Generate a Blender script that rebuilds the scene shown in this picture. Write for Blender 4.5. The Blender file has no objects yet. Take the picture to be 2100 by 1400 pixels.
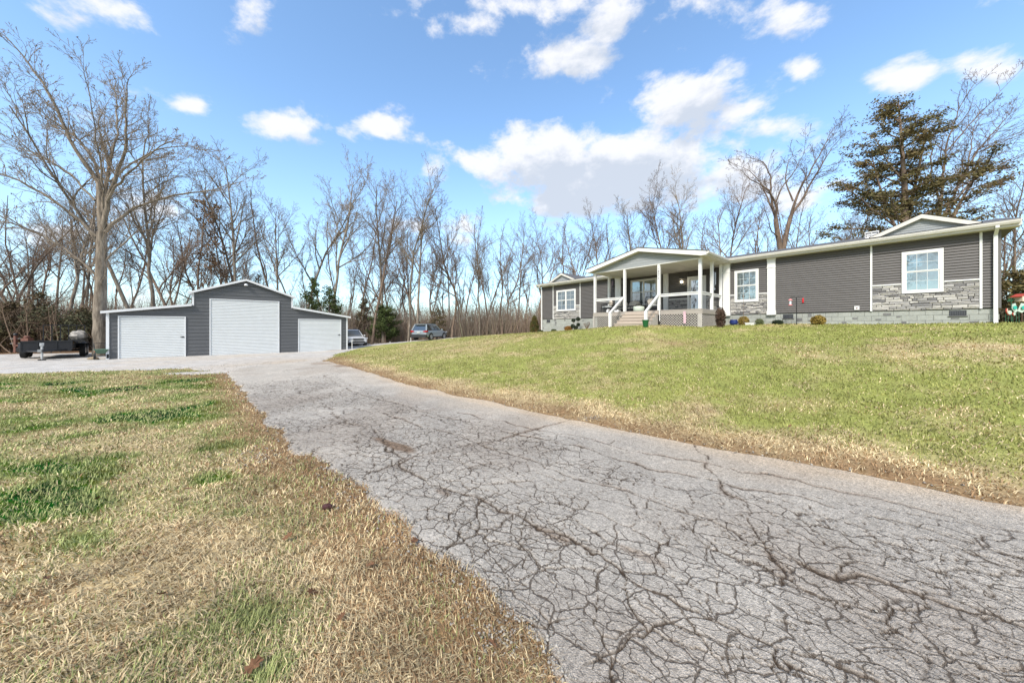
import bpy, math, random
import numpy as np
from mathutils import Vector, Matrix
random.seed(7); np.random.seed(7)
R = math.radians
sc = bpy.context.scene
COL = sc.collection

# ------------------------------------------------------------ camera, sky, sun, exposure
cam_d = bpy.data.cameras.new('camera'); cam = bpy.data.objects.new('camera', cam_d); COL.objects.link(cam)
cam.location = (0, 0, 0); cam.rotation_euler = (R(90), 0, 0)
cam_d.sensor_width = 36; cam_d.lens = 36 * 680 / 2100; cam_d.shift_y = -29 / 2100
cam_d.clip_start = 0.05; cam_d.clip_end = 2000
sc.camera = cam
sc.view_settings.view_transform = 'Standard'; sc.view_settings.look = 'None'
sc.view_settings.exposure = 0.84; sc.view_settings.gamma = 1
sc.view_settings.use_curve_mapping = False
SUN_EL, SUN_AZ = R(44), R(204)            # azimuth clockwise from +Y: behind the camera, a little left
SKY_STRENGTH = 0.12
world = bpy.data.worlds.new('World'); sc.world = world; world.use_nodes = True

def build_sky():
    nt = world.node_tree; N = nt.nodes; L = nt.links; N.clear()
    out = N.new('ShaderNodeOutputWorld'); bg = N.new('ShaderNodeBackground')
    bg.inputs['Strength'].default_value = SKY_STRENGTH; L.new(bg.outputs[0], out.inputs[0])
    sky = N.new('ShaderNodeTexSky'); sky.sky_type = 'NISHITA'; sky.sun_disc = False
    sky.sun_elevation = SUN_EL; sky.sun_rotation = SUN_AZ; sky.air_density = 1.0; sky.dust_density = 0.6; sky.ozone_density = 2.0
    tc = N.new('ShaderNodeTexCoord')
    def val(x):
        return x
    def M(op, a, b=None, c=None, clamp=False):
        n = N.new('ShaderNodeMath'); n.operation = op; n.use_clamp = clamp
        for i, v in enumerate((a, b, c)):
            if v is None: continue
            if isinstance(v, (int, float)): n.inputs[i].default_value = v
            else: L.new(v, n.inputs[i])
        return n.outputs[0]
    sep = N.new('ShaderNodeSeparateXYZ'); L.new(tc.outputs['Generated'], sep.inputs[0])
    X, Y, Z = sep.outputs
    az = M('ARCTAN2', X, Y); el = M('ARCSINE', Z)
    Yc = M('MAXIMUM', Y, .12); cu = M('DIVIDE', X, Yc); cv = M('DIVIDE', Z, Yc); front = M('MULTIPLY', M('SUBTRACT', Y, .2), 8.0, clamp=True)
    # clouds: azimuth, elevation, half widths, strength  (degrees)
    def pc(px, py, w, h, s=1.0):
        return ((px - 1050) / 680, (671 - py) / 680, w / 680, h / 680, s)
    clouds = [pc(160, 40, 130, 62), pc(525, 45, 85, 75, .95), pc(380, 216, 62, 30, .8), pc(255, 200, 95, 40, .55), pc(597, 258, 84, 40), pc(808, 266, 62, 36, .95),
              pc(1280, 348, 310, 84, 1.8), pc(1130, 350, 130, 55, 1.2), pc(1440, 325, 130, 52, 1.3), pc(1130, 112, 140, 52, 1.0), pc(1240, 118, 90, 40, .8), pc(1180, 12, 330, 50, 1.0), pc(960, 45, 120, 42, .95), pc(1400, 2, 230, 34, 1.0), pc(1240, 60, 90, 40, .8),
              pc(1600, 28, 75, 50, 1.05), pc(1440, 215, 190, 75, 1.0), pc(1580, 262, 160, 55, .8), pc(1330, 200, 60, 50, .8), pc(1650, 148, 46, 28, .8), pc(1840, 160, 80, 50, 1.0),
              pc(2045, 150, 95, 55, 1.0), pc(920, 60, 70, 40, .6), pc(700, 270, 50, 30, .45), pc(918, 293, 34, 18, .5), pc(1020, 425, 50, 14, .45), pc(1395, 100, 44, 26, .5),
              pc(1050, 468, 330, 24, .6), pc(60, 470, 130, 34, .7), pc(330, 440, 120, 26, .5), pc(1330, 440, 210, 36, .6), pc(1640, 400, 130, 60, .7), pc(1900, 360, 200, 60, .5)]
    def field(elx):
        best = None
        for a, e, w, h, s in clouds:
            u = M('MULTIPLY', M('SUBTRACT', cu, a), 1 / w); v = M('MULTIPLY', M('SUBTRACT', elx, e), 1 / h)
            d = M('SQRT', M('ADD', M('MULTIPLY', u, u), M('MULTIPLY', v, v)))
            m = M('MULTIPLY', M('SUBTRACT', 1.0, M('MULTIPLY', d, .62)), s)
            best = m if best is None else M('MAXIMUM', best, m)
        return M('MULTIPLY', best, front)
    def noise(vec, scale, detail, rough, dist=0.0):
        n = N.new('ShaderNodeTexNoise'); n.inputs['Scale'].default_value = scale; n.inputs['Detail'].default_value = detail
        n.inputs['Roughness'].default_value = rough; n.inputs['Distortion'].default_value = dist; L.new(vec, n.inputs['Vector']); return n.outputs['Fac']
    sq = N.new('ShaderNodeVectorMath'); sq.operation = 'MULTIPLY'; L.new(tc.outputs['Generated'], sq.inputs[0]); sq.inputs[1].default_value = (1, 1, 1.75)
    off = N.new('ShaderNodeVectorMath'); off.operation = 'ADD'; L.new(sq.outputs[0], off.inputs[0]); off.inputs[1].default_value = (0, 0, .09)
    n1 = noise(sq.outputs[0], 5.6, 11, .60, .12); n2 = noise(off.outputs[0], 5.6, 11, .60, .12)
    big = noise(sq.outputs[0], 1.9, 3, .5)
    # out of view the sky carries on, with cloud added to whiten the ambient light
    away = M('MULTIPLY', M('SUBTRACT', M('ABSOLUTE', az), 1.02), 8.0, clamp=True)
    gen = M('MULTIPLY', M('MULTIPLY', M('SUBTRACT', big, .30), 4.2), away)
    def dens(f, n):
        return M('ADD', M('MAXIMUM', f, gen), M('MULTIPLY', M('SUBTRACT', n, .52), 3.6))
    d0 = dens(field(cv), n1); d1 = dens(field(M('ADD', cv, .075)), n2)
    def ss(x, a, b):
        n = N.new('ShaderNodeMapRange'); n.interpolation_type = 'SMOOTHSTEP'; L.new(x, n.inputs[0]); n.inputs[1].default_value = a; n.inputs[2].default_value = b; return n.outputs[0]
    alpha = ss(d0, .34, .92)
    lit = M('SUBTRACT', 1.0, M('MULTIPLY', ss(d1, .40, 1.10), .72))
    thick = M('MULTIPLY', lit, 1.0)
    def mix(f, a, b, blend='MIX'):
        n = N.new('ShaderNodeMix'); n.data_type = 'RGBA'; n.blend_type = blend
        for i, v in ((0, f), (6, a), (7, b)):
            if isinstance(v, (int, float)): n.inputs[i].default_value = v
            elif isinstance(v, tuple): n.inputs[i].default_value = v
            else: L.new(v, n.inputs[i])
        return n.outputs[2]
    ccol = mix(thick, (2.55, 2.95, 3.6, 1), (4.75, 4.8, 5.0, 1))
    base = mix(1.0, sky.outputs[0], SKY_TINT, 'MULTIPLY')
    hz = ss(el, .55, .0)
    base = mix(M('MULTIPLY', hz, .42), base, (3.0, 4.3, 5.3, 1))
    res = mix(M('MULTIPLY', alpha, .96), base, ccol)
    L.new(res, bg.inputs['Color'])
SKY_TINT = (1.40, 1.55, 1.56, 1)
build_sky()
sun_d = bpy.data.lights.new('sun', 'SUN'); sun_d.energy = 2.8; sun_d.angle = R(14); sun_d.color = (1, .93, .84)
sun = bpy.data.objects.new('sun', sun_d); COL.objects.link(sun)
_sd = Vector((math.sin(SUN_AZ) * math.cos(SUN_EL), math.cos(SUN_AZ) * math.cos(SUN_EL), math.sin(SUN_EL)))
sun.rotation_euler = _sd.to_track_quat('Z', 'Y').to_euler()
sc.cycles.max_bounces = 6; sc.cycles.diffuse_bounces = 3; sc.cycles.glossy_bounces = 3; sc.cycles.transparent_max_bounces = 4
sc.cycles.use_denoising = True

# ------------------------------------------------------------ numpy noise
def _h(ix, iy, s):
    n = (ix.astype(np.int64) * 374761393 + iy.astype(np.int64) * 668265263 + s * 974634777) & 0xffffffff
    n = ((n ^ (n >> 13)) * 1274126177) & 0xffffffff
    n = (n ^ (n >> 16)) & 0xffffffff
    return n / 4294967295.0
def vnoise(x, y, s=0):
    x = np.asarray(x, float); y = np.asarray(y, float)
    ix = np.floor(x); iy = np.floor(y); fx = x - ix; fy = y - iy
    fx = fx * fx * (3 - 2 * fx); fy = fy * fy * (3 - 2 * fy)
    a = _h(ix, iy, s); b = _h(ix + 1, iy, s); c = _h(ix, iy + 1, s); d = _h(ix + 1, iy + 1, s)
    return (a * (1 - fx) + b * fx) * (1 - fy) + (c * (1 - fx) + d * fx) * fy
def fbm(x, y, s=0, o=4):
    t = 0; a = .5; k = 0
    for i in range(o):
        t = t + a * vnoise(np.asarray(x) * 2 ** i, np.asarray(y) * 2 ** i, s + i * 17); k += a; a *= .5
    return t / k
def sstep(a, b, x):
    t = np.clip((x - a) / (b - a), 0, 1); return t * t * (3 - 2 * t)

# ------------------------------------------------------------ terrain
CTRL = [(-9.5, 17.3, -1.78), (-2.68, 9.1, -1.62), (.81, 5.48, -1.5), (2.38, 4.04, -1.45), (3.42, 3.03, -1.42), (4.07, 2.64, -1.42), (6, 1, -1.40), (9, -1.5, -1.40),
        (-9.3, 11.1, -1.78), (-4.74, 6.38, -1.68), (-2.76, 4.37, -1.60), (-1.24, 2.9, -1.53), (-.47, 2.13, -1.50), (.25, 1.4, -1.50), (1.5, .2, -1.48), (4, -2.3, -1.46),
        (0, 0, -1.50), (-2.2, 1.44, -1.56), (-5.3, 3.4, -1.66), (-7.3, 6.6, -1.76), (-10.5, 6.8, -1.82), (-19.6, 12.7, -1.86), (-10.9, 13.1, -1.82), (-5, -3, -1.62), (-15, 2, -1.85),
        (-23.18, 19.01, -1.84), (-13.6, 27.28, -1.82), (-18.5, 23, -1.86), (-27, 19, -1.88), (-34, 22, -1.85), (-30, 30, -1.9), (-20, 32, -1.85), (-16.4, 35.5, -2.0), (-12.6, 26.4, -1.78),
        (-13.6, 31.5, -1.74), (-10.1, 33.2, -1.43), (-8.6, 34, -1.36), (-7, 38, -1.2), (-5.35, 28, -.93), (-2.06, 28, -.66), (-5, 34, -1.15), (0, 36, -.9),
        (2.57, 28.2, -.41), (8.04, 21.86, -.06), (11.68, 17.65, .10), (13.02, 16.1, .16), (16.95, 11.55, .15), (5.2, 18.1, .0), (6.8, 16.3, .04), (20, 9, .15), (26, 5, .1), (19, 14, .1),
        (0, 15, -.95), (4, 11, -.83), (9, 8.5, -.62), (13, 5.5, -.5), (17, 2, -.5), (-5, 20, -1.25), (9, 13, -.35), (13, 10.5, -.18),
        (8, 32, -.4), (20, 22, 0), (0, 50, -1.5), (-20, 50, -2), (-45, 35, -2), (25, 35, -.3), (-30, 0, -1.9), (-50, 10, -2), (20, -10, -1), (0, -20, -1.6), (-20, -15, -1.9), (35, 5, 0), (45, 30, -.2)]
_C = np.array(CTRL, float)
def _phi(r2): return np.sqrt(r2 + 2.2)
_A = _phi(((_C[:, None, :2] - _C[None, :, :2]) ** 2).sum(-1))
_n = len(_C); _K = np.zeros((_n + 3, _n + 3)); _K[:_n, :_n] = _A + np.eye(_n) * .02
_K[:_n, _n] = 1; _K[:_n, _n + 1:] = _C[:, :2] * .01; _K[_n:, :_n] = _K[:_n, _n:].T
_W = np.linalg.solve(_K, np.concatenate([_C[:, 2], np.zeros(3)]))
def gz(x, y):
    x = np.atleast_1d(np.asarray(x, float)); y = np.atleast_1d(np.asarray(y, float)); out = np.empty(x.shape)
    xf = x.ravel(); yf = y.ravel(); of = np.empty(xf.shape)
    for i in range(0, len(xf), 60000):
        a = xf[i:i + 60000]; b = yf[i:i + 60000]
        r2 = (a[:, None] - _C[None, :, 0]) ** 2 + (b[:, None] - _C[None, :, 1]) ** 2
        v = _phi(r2) @ _W[:_n] + _W[_n] + _W[_n + 1] * a * .01 + _W[_n + 2] * b * .01
        rr = np.hypot(a, b); t = sstep(45, 75, rr)
        of[i:i + 60000] = v * (1 - t) + (-1.7) * t
    out = of.reshape(x.shape)
    out = out + (fbm(x * .9, y * .9, 5, 3) - .5) * .05 * sstep(1, 6, np.hypot(x, y))
    return out
def g1(x, y): return float(gz([x], [y])[0])

def sdist(x, y, poly, closed=True):
    x = np.asarray(x, float); y = np.asarray(y, float)
    P = np.array(poly, float); n = len(P); d = np.full(x.shape, 1e9); ins = np.zeros(x.shape, bool)
    for i in range(n if closed else n - 1):
        ax, ay = P[i]; bx, by = P[(i + 1) % n]; ex, ey = bx - ax, by - ay
        t = np.clip(((x - ax) * ex + (y - ay) * ey) / (ex * ex + ey * ey + 1e-12), 0, 1)
        d = np.minimum(d, np.hypot(x - ax - t * ex, y - ay - t * ey))
        if closed and by != ay:
            c = ((ay > y) != (by > y)) & (x < (bx - ax) * (y - ay) / (by - ay) + ax); ins ^= c
    return np.where(ins, -d, d) if closed else d

DRIVE_R = [(22, -13), (9, -1.75), (6, .95), (4.07, 2.64), (3.42, 3.03), (2.38, 4.04), (.81, 5.48), (-.9, 7.25), (-2.68, 9.1), (-5.2, 12.0), (-8.2, 15.6), (-9.6, 17.4)]
DRIVE_L = [(-12.5, 15.8), (-11.2, 13.0), (-9.5, 11.2), (-6.9, 8.6), (-4.9, 6.45), (-3.9, 5.3), (-2.76, 4.3), (-1.75, 3.3), (-1.24, 2.85), (-.47, 2.13), (-.1, 1.68), (.25, 1.38), (1.5, .2), (4, -2.3), (17, -16)]
DRIVE = DRIVE_R + [(-11.5, 17.2)] + DRIVE_L
LOT = [(-9.7, 17.3), (-11.2, 21.5), (-12.6, 26.5), (-13.0, 30.5), (-10.0, 33.0), (-7.4, 35.2), (-4, 38), (-4, 43), (-12, 42), (-20, 39), (-19, 33), (-28, 28), (-31, 24.5), (-36, 22.5), (-46, 21), (-50, 16.5),
       (-36, 14.6), (-27.3, 14.6), (-20.5, 13.3), (-17.2, 14.4), (-14.6, 14.9), (-12.9, 14.2), (-14.6, 13.4), (-13.0, 12.9), (-11.6, 13.2), (-9.8, 14.2)]
def sd_drive(x, y):
    return sdist(x, y, DRIVE) + (fbm(np.asarray(x) * 2.1, np.asarray(y) * 2.1, 31, 4) - .5) * .34 * np.where(sdist(x, y, DRIVE_L, False) < sdist(x, y, DRIVE_R, False), 1, .45)
def sd_lot(x, y):
    return sdist(x, y, LOT) + (fbm(np.asarray(x) * .8, np.asarray(y) * .8, 37, 4) - .5) * .9

# ------------------------------------------------------------ materials
def mat(name, color=(.5, .5, .5), rough=.6, metal=0.0, noise=0.0, nscale=8.0, bump=0.0, bscale=40.0, spec=.5, emit=None, attr=None, rand=0.0, stretch=None, color2=None, transm=0):
    m = bpy.data.materials.new(name); m.use_nodes = True; nt = m.node_tree; N = nt.nodes; L = nt.links
    b = N['Principled BSDF']; b.inputs['Roughness'].default_value = rough; b.inputs['Metallic'].default_value = metal
    b.inputs['Specular IOR Level'].default_value = spec
    tc = N.new('ShaderNodeTexCoord'); vec = tc.outputs['Object']
    if stretch:
        mp = N.new('ShaderNodeMapping'); mp.inputs['Scale'].default_value = stretch; L.new(vec, mp.inputs[0]); vec = mp.outputs[0]
    rgb = N.new('ShaderNodeRGB'); rgb.outputs[0].default_value = (*color, 1); src = rgb.outputs[0]
    if attr:
        a = N.new('ShaderNodeAttribute'); a.attribute_name = attr; src = a.outputs['Color']
    if color2:
        n = N.new('ShaderNodeTexNoise'); n.inputs['Scale'].default_value = nscale * .6; n.inputs['Detail'].default_value = 6; L.new(vec, n.inputs['Vector'])
        rp = N.new('ShaderNodeValToRGB'); rp.color_ramp.elements[0].position = .42; rp.color_ramp.elements[1].position = .62; L.new(n.outputs['Fac'], rp.inputs[0])
        mx = N.new('ShaderNodeMix'); mx.data_type = 'RGBA'; L.new(rp.outputs[0], mx.inputs[0]); L.new(src, mx.inputs[6]); mx.inputs[7].default_value = (*color2, 1); src = mx.outputs[2]
    if noise or rand:
        fac = None
        if noise:
            n = N.new('ShaderNodeTexNoise'); n.inputs['Scale'].default_value = nscale; n.inputs['Detail'].default_value = 8; n.inputs['Roughness'].default_value = .65; L.new(vec, n.inputs['Vector'])
            mr = N.new('ShaderNodeMapRange'); mr.inputs[1].default_value = .25; mr.inputs[2].default_value = .75; mr.inputs[3].default_value = 1 - noise; mr.inputs[4].default_value = 1 + noise; L.new(n.outputs['Fac'], mr.inputs[0]); fac = mr.outputs[0]
        if rand:
            oi = N.new('ShaderNodeObjectInfo'); mr = N.new('ShaderNodeMapRange'); mr.inputs[3].default_value = 1 - rand; mr.inputs[4].default_value = 1 + rand; L.new(oi.outputs['Random'], mr.inputs[0])
            if fac is None: fac = mr.outputs[0]
            else:
                mm = N.new('ShaderNodeMath'); mm.operation = 'MULTIPLY'; L.new(fac, mm.inputs[0]); L.new(mr.outputs[0], mm.inputs[1]); fac = mm.outputs[0]
        vm = N.new('ShaderNodeVectorMath'); vm.operation = 'SCALE'; L.new(src, vm.inputs[0]); L.new(fac, vm.inputs['Scale']); src = vm.outputs[0]
    L.new(src, b.inputs['Base Color'])
    if bump:
        n = N.new('ShaderNodeTexNoise'); n.inputs['Scale'].default_value = bscale; n.inputs['Detail'].default_value = 6; L.new(vec, n.inputs['Vector'])
        bp = N.new('ShaderNodeBump'); bp.inputs['Strength'].default_value = bump; bp.inputs['Distance'].default_value = .02; L.new(n.outputs['Fac'], bp.inputs['Height']); L.new(bp.outputs[0], b.inputs['Normal'])
    if emit:
        b.inputs['Emission Color'].default_value = (*emit[0], 1); b.inputs['Emission Strength'].default_value = emit[1]
    if transm: b.inputs['Transmission Weight'].default_value = transm
    return m
def glass_mat(name, dark=(.035, .045, .05), base=.30):
    m = bpy.data.materials.new(name); m.use_nodes = True; nt = m.node_tree; N = nt.nodes; L = nt.links; N.clear()
    out = N.new('ShaderNodeOutputMaterial'); mx = N.new('ShaderNodeMixShader'); d = N.new('ShaderNodeBsdfDiffuse'); g = N.new('ShaderNodeBsdfGlossy')
    d.inputs[0].default_value = (*dark, 1); g.inputs['Roughness'].default_value = .015; g.inputs[0].default_value = (.9, .97, 1, 1)
    tc = N.new('ShaderNodeTexCoord'); n = N.new('ShaderNodeTexNoise'); n.inputs['Scale'].default_value = 2.2; L.new(tc.outputs['Object'], n.inputs['Vector'])
    bp = N.new('ShaderNodeBump'); bp.inputs['Strength'].default_value = .04; bp.inputs['Distance'].default_value = .05; L.new(n.outputs['Fac'], bp.inputs['Height']); L.new(bp.outputs[0], g.inputs['Normal'])
    fr = N.new('ShaderNodeFresnel'); fr.inputs[0].default_value = 1.5
    mr = N.new('ShaderNodeMapRange'); mr.inputs[3].default_value = base; mr.inputs[4].default_value = 1; L.new(fr.outputs[0], mr.inputs[0])
    L.new(mr.outputs[0], mx.inputs[0]); L.new(d.outputs[0], mx.inputs[1]); L.new(g.outputs[0], mx.inputs[2]); L.new(mx.outputs[0], out.inputs[0]); return m

# ------------------------------------------------------------ mesh helpers
def mesh_from(name, V, F, material=None, smooth=False, cols=None, tris=None):
    me = bpy.data.meshes.new(name)
    V = np.asarray(V, np.float32)
    if isinstance(F, np.ndarray):
        nf, k = F.shape
        me.vertices.add(len(V)); me.vertices.foreach_set('co', V.ravel())
        me.loops.add(nf * k); me.loops.foreach_set('vertex_index', F.astype(np.int32).ravel())
        me.polygons.add(nf); me.polygons.foreach_set('loop_start', np.arange(0, nf * k, k, dtype=np.int32)); me.polygons.foreach_set('loop_total', np.full(nf, k, np.int32))
        me.update(calc_edges=True)
    else:
        me.from_pydata(V.tolist(), [], F); me.update()
    if cols is not None:
        at = me.color_attributes.new('Col', 'FLOAT_COLOR', 'POINT'); c = np.ones((len(V), 4), np.float32); c[:, :3] = cols; at.data.foreach_set('color', c.ravel())
    if smooth: me.polygons.foreach_set('use_smooth', np.ones(len(me.polygons), bool))
    if material: me.materials.append(material)
    return me
def link(name, me, parent=None):
    o = bpy.data.objects.new(name, me); COL.objects.link(o)
    if parent is not None: o.parent = parent
    return o
def struct(name, me):
    o = link(name, me); o['kind'] = 'structure'; return o
def stuff(name, me, label, cat):
    o = link(name, me); o['kind'] = 'stuff'; o['label'] = label; o['category'] = cat; return o

class Thing:
    """an Empty at the base of a thing; parts are given in its frame's coordinates"""
    def __init__(s, name, label, cat, pos, frame=None, group=None, rz=0.0):
        s.off = Vector(pos); M0 = frame if frame is not None else Matrix.Identity(4)
        o = bpy.data.objects.new(name, None); o.empty_display_size = .2; COL.objects.link(o)
        o.matrix_world = M0 @ Matrix.Translation(s.off) @ Matrix.Rotation(rz, 4, 'Z')
        o['label'] = label; o['category'] = cat
        if group: o['group'] = group
        s.o = o
    def part(s, name, mb, material, parent=None, smooth=False, kind=None, label=None, local=False):
        me = mb.mesh(name, material, (0, 0, 0) if local else s.off, smooth)
        o = link(name, me, parent or s.o)
        if kind: o['kind'] = kind
        if label: o['label'] = label
        return o
class MB:
    def __init__(s): s.v = []; s.f = []
    def add(s, vs, fs):
        b = len(s.v); s.v += [tuple(v) for v in vs]; s.f += [tuple(b + i for i in f) for f in fs]; return s
    def box(s, x0, x1, y0, y1, z0, z1, j=0.0):
        vs = [(x, y, z) for z in (z0, z1) for y in (y0, y1) for x in (x0, x1)]
        if j: vs = [tuple(c + random.uniform(-j, j) for c in v) for v in vs]
        return s.add(vs, [(0, 2, 3, 1), (4, 5, 7, 6), (0, 1, 5, 4), (2, 6, 7, 3), (0, 4, 6, 2), (1, 3, 7, 5)])
    def prism(s, prof, a, b, axis='x'):
        """profile of (u,v) points swept from a to b; axis x: (y,z) profile, y: (x,z), z: (x,y)"""
        n = len(prof)
        def P(t, u, v): return (t, u, v) if axis == 'x' else ((u, t, v) if axis == 'y' else (u, v, t))
        vs = [P(a, u, v) for u, v in prof] + [P(b, u, v) for u, v in prof]
        return s.add(vs, [tuple(range(n))[::-1], tuple(range(n, 2 * n))] + [(i, (i + 1) % n, n + (i + 1) % n, n + i) for i in range(n)])
    def tube(s, pts, rad, n=8, cap=True):
        pts = [Vector(p) for p in pts]; rad = rad if isinstance(rad, (list, tuple)) else [rad] * len(pts)
        b = len(s.v)
        for i, p in enumerate(pts):
            d = (pts[min(i + 1, len(pts) - 1)] - pts[max(i - 1, 0)]).normalized()
            a = Vector((0, 0, 1)) if abs(d.z) < .9 else Vector((1, 0, 0)); u = d.cross(a).normalized(); w = d.cross(u)
            for k in range(n):
                t = 2 * math.pi * k / n; s.v.append(tuple(p + (u * math.cos(t) + w * math.sin(t)) * rad[i]))
        for i in range(len(pts) - 1):
            for k in range(n):
                s.f.append((b + i * n + k, b + i * n + (k + 1) % n, b + (i + 1) * n + (k + 1) % n, b + (i + 1) * n + k))
        if cap: s.f.append(tuple(b + k for k in range(n))[::-1]); s.f.append(tuple(b + (len(pts) - 1) * n + k for k in range(n)))
        return s
    def lathe(s, prof, c, n=16, axis='z'):
        """prof of (r,h) round axis through c"""
        b = len(s.v)
        for r, h in prof:
            for k in range(n):
                t = 2 * math.pi * k / n; u, w = r * math.cos(t), r * math.sin(t)
                v = (u, w, h) if axis == 'z' else ((h, u, w) if axis == 'x' else (u, h, w))
                s.v.append((c[0] + v[0], c[1] + v[1], c[2] + v[2]))
        for i in range(len(prof) - 1):
            for k in range(n): s.f.append((b + i * n + k, b + i * n + (k + 1) % n, b + (i + 1) * n + (k + 1) % n, b + (i + 1) * n + k))
        s.f.append(tuple(b + k for k in range(n))[::-1]); s.f.append(tuple(b + (len(prof) - 1) * n + k for k in range(n)))
        return s
    def blob(s, c, r, j=.08, nu=10, nv=7):
        rx, ry, rz = r if isinstance(r, tuple) else (r, r, r); b = len(s.v)
        for i in range(nv + 1):
            ph = math.pi * i / nv
            for k in range(nu):
                t = 2 * math.pi * k / nu; q = 1 + random.uniform(-j, j)
                s.v.append((c[0] + rx * q * math.sin(ph) * math.cos(t), c[1] + ry * q * math.sin(ph) * math.sin(t), c[2] + rz * q * math.cos(ph)))
        for i in range(nv):
            for k in range(nu): s.f.append((b + i * nu + k, b + (i + 1) * nu + k, b + (i + 1) * nu + (k + 1) % nu, b + i * nu + (k + 1) % nu))
        return s
    def xform(s, M, start=0):
        for i in range(start, len(s.v)): s.v[i] = tuple(M @ Vector(s.v[i]))
        return s
    def mesh(s, name, material, off=(0, 0, 0), smooth=False):
        V = np.array(s.v, np.float32) - np.array(tuple(off), np.float32)
        me = bpy.data.meshes.new(name); me.from_pydata(V.tolist(), [], s.f); me.update()
        import bmesh
        bm = bmesh.new(); bm.from_mesh(me); bmesh.ops.recalc_face_normals(bm, faces=bm.faces); bm.to_mesh(me); bm.free()
        if material: me.materials.append(material)
        if smooth: me.polygons.foreach_set('use_smooth', np.ones(len(me.polygons), bool))
        return me
def single(name, mb, material, label, cat, group=None, smooth=False, pos=(0, 0, 0), frame=None):
    me = mb.mesh(name, material, (0, 0, 0), smooth); o = link(name, me)
    o.matrix_world = (frame if frame is not None else Matrix.Identity(4)) @ Matrix.Translation(Vector(pos))
    o['label'] = label; o['category'] = cat
    if group: o['group'] = group
    return o
def copy_tree(o, parent=None):
    c = o.copy(); COL.objects.link(c)
    if parent is not None: c.parent = parent; c.matrix_parent_inverse = o.matrix_parent_inverse
    for ch in list(o.children): copy_tree(ch, c)
    return c
# ------------------------------------------------------------ ground sheet
def green_amount(x, y, sdd):
    """0 straw .. 1 green"""
    x = np.asarray(x, float); y = np.asarray(y, float)
    left = sdist(x, y, DRIVE_L, False) < sdist(x, y, DRIVE_R, False)
    g = np.zeros(x.shape)
    for bx, by, rx, s in [(-7.0, 6.8, 1.3, .9), (-12, 9.2, 1.9, .8), (-9.3, 10, 1.5, .8), (-5, 3.9, .75, 1.0), (-4.4, 3.0, .7, 1.0), (-5.6, 3.5, 1.0, .8), (-2.3, 2.8, .22, .9), (-3.2, 2.55, .3, .7), (-2.6, 1.9, .3, .5),
                          (-2.2, 1.55, .25, .5), (-4.1, 4.6, .35, .8), (-4.6, 4.0, .4, .6), (-1.35, 1.75, .2, .35), (-5.6, 6.0, .5, .6), (-1.05, 1.42, .16, .6), (-.62, 1.42, .12, .5), (-3.2, 3.5, .25, .8), (-3.6, 3.2, .25, .6), (-11, 12, 1.5, .5), (-15, 10.5, 2, .5), (-14, 8, 2, .5)]:
        g = np.maximum(g, s * np.exp(-((x - bx) ** 2 + ((y - by) * 1.25) ** 2) / rx ** 2))
    n = fbm(x * 1.3, y * 1.7, 3, 5); n2 = fbm(x * .35, y * .35, 9, 3)
    gl = sstep(.30, .95, g * 1.15 + (n - .5) * 1.7) * .85 + sstep(.44, .66, n) * .42 + sstep(.48, .64, fbm(x * .45, y * .6, 19, 3)) * .34 + .35 * sstep(-2.6, -5.5, x + .25 * y)
    nr = .6 * fbm(x * .7, y * .9, 13, 5) + .4 * fbm(x * 2.2, y * 2.6, 14, 4)
    dr = np.maximum(sdd, 0)
    gr = np.clip(.80 + (nr - .5) * 2.6 + (n2 - .5) * .9, .1, .86) * sstep(.35, 1.7, dr + (n - .5) * 1.5)
    gr *= 1 - .35 * sstep(9, 0, np.hypot(x + 5, (y - 19) * .8))
    return np.where(left, gl * sstep(.0, .8, dr + .15), gr), left
STRAW = np.array([.46, .36, .20]); BROWN = np.array([.21, .128, .066]); GREENC = np.array([.145, .180, .042]); DIRT = np.array([.22, .13, .07])
def ground_color(x, y, sdd=None):
    if sdd is None: sdd = sd_drive(x, y)
    g, left = green_amount(x, y, sdd)
    dr = np.maximum(sdd, 0)
    n = fbm(x * 1.1, y * 1.1, 21, 5); n3 = fbm(x * 6, y * 6, 23, 3)
    c = STRAW * (0.86 + .3 * n3)[..., None]
    gc = np.where(left[..., None], GREENC * .82, GREENC * np.array([1.55, 1.45, 1.3]))
    c = c * (1 - g[..., None]) + gc * (.8 + .5 * n3)[..., None] * g[..., None]
    br = np.where(left, sstep(1.1, .05, dr + (n - .5) * 1.1) * .85, sstep(.85, .05, dr + (n - .5) * 1.1) * (.55 + .5 * n3))
    br = np.maximum(br, sstep(.62, .75, n) * np.where(left, .4, .15))
    br = np.maximum(br, np.exp(-(((x + 11.6) / 2.6) ** 2 + ((y - 12.3) / .55) ** 2)) * .95)
    br = np.maximum(br, np.exp(-(((x + 9.9) / 1.2) ** 2 + ((y - 18.6) / 1.6) ** 2)) * .9)
    br = np.maximum(br, np.exp(-(((x - 6.0) / .8) ** 2 + ((y - 11.9) / .6) ** 2)) * .55)
    c = c * (1 - br[..., None]) + BROWN * (.8 + .5 * n3)[..., None] * br[..., None]
    r = np.hypot(x, y); w = sstep(34, 42, r + 4 * (n - .5)) * np.where(y > 5, 1, 0)
    wx = np.where((y > 16) & (x < -24), sstep(22.0, 24.5, y + (n - .5) * 3), 0)
    w = np.maximum(w, wx)[..., None]
    c = c * (1 - w) + np.array([.17, .105, .06]) * w
    return c, br
def polar(r0, r1, nr, th):
    r = np.exp(np.linspace(math.log(r0), math.log(r1), nr))
    return r
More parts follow.
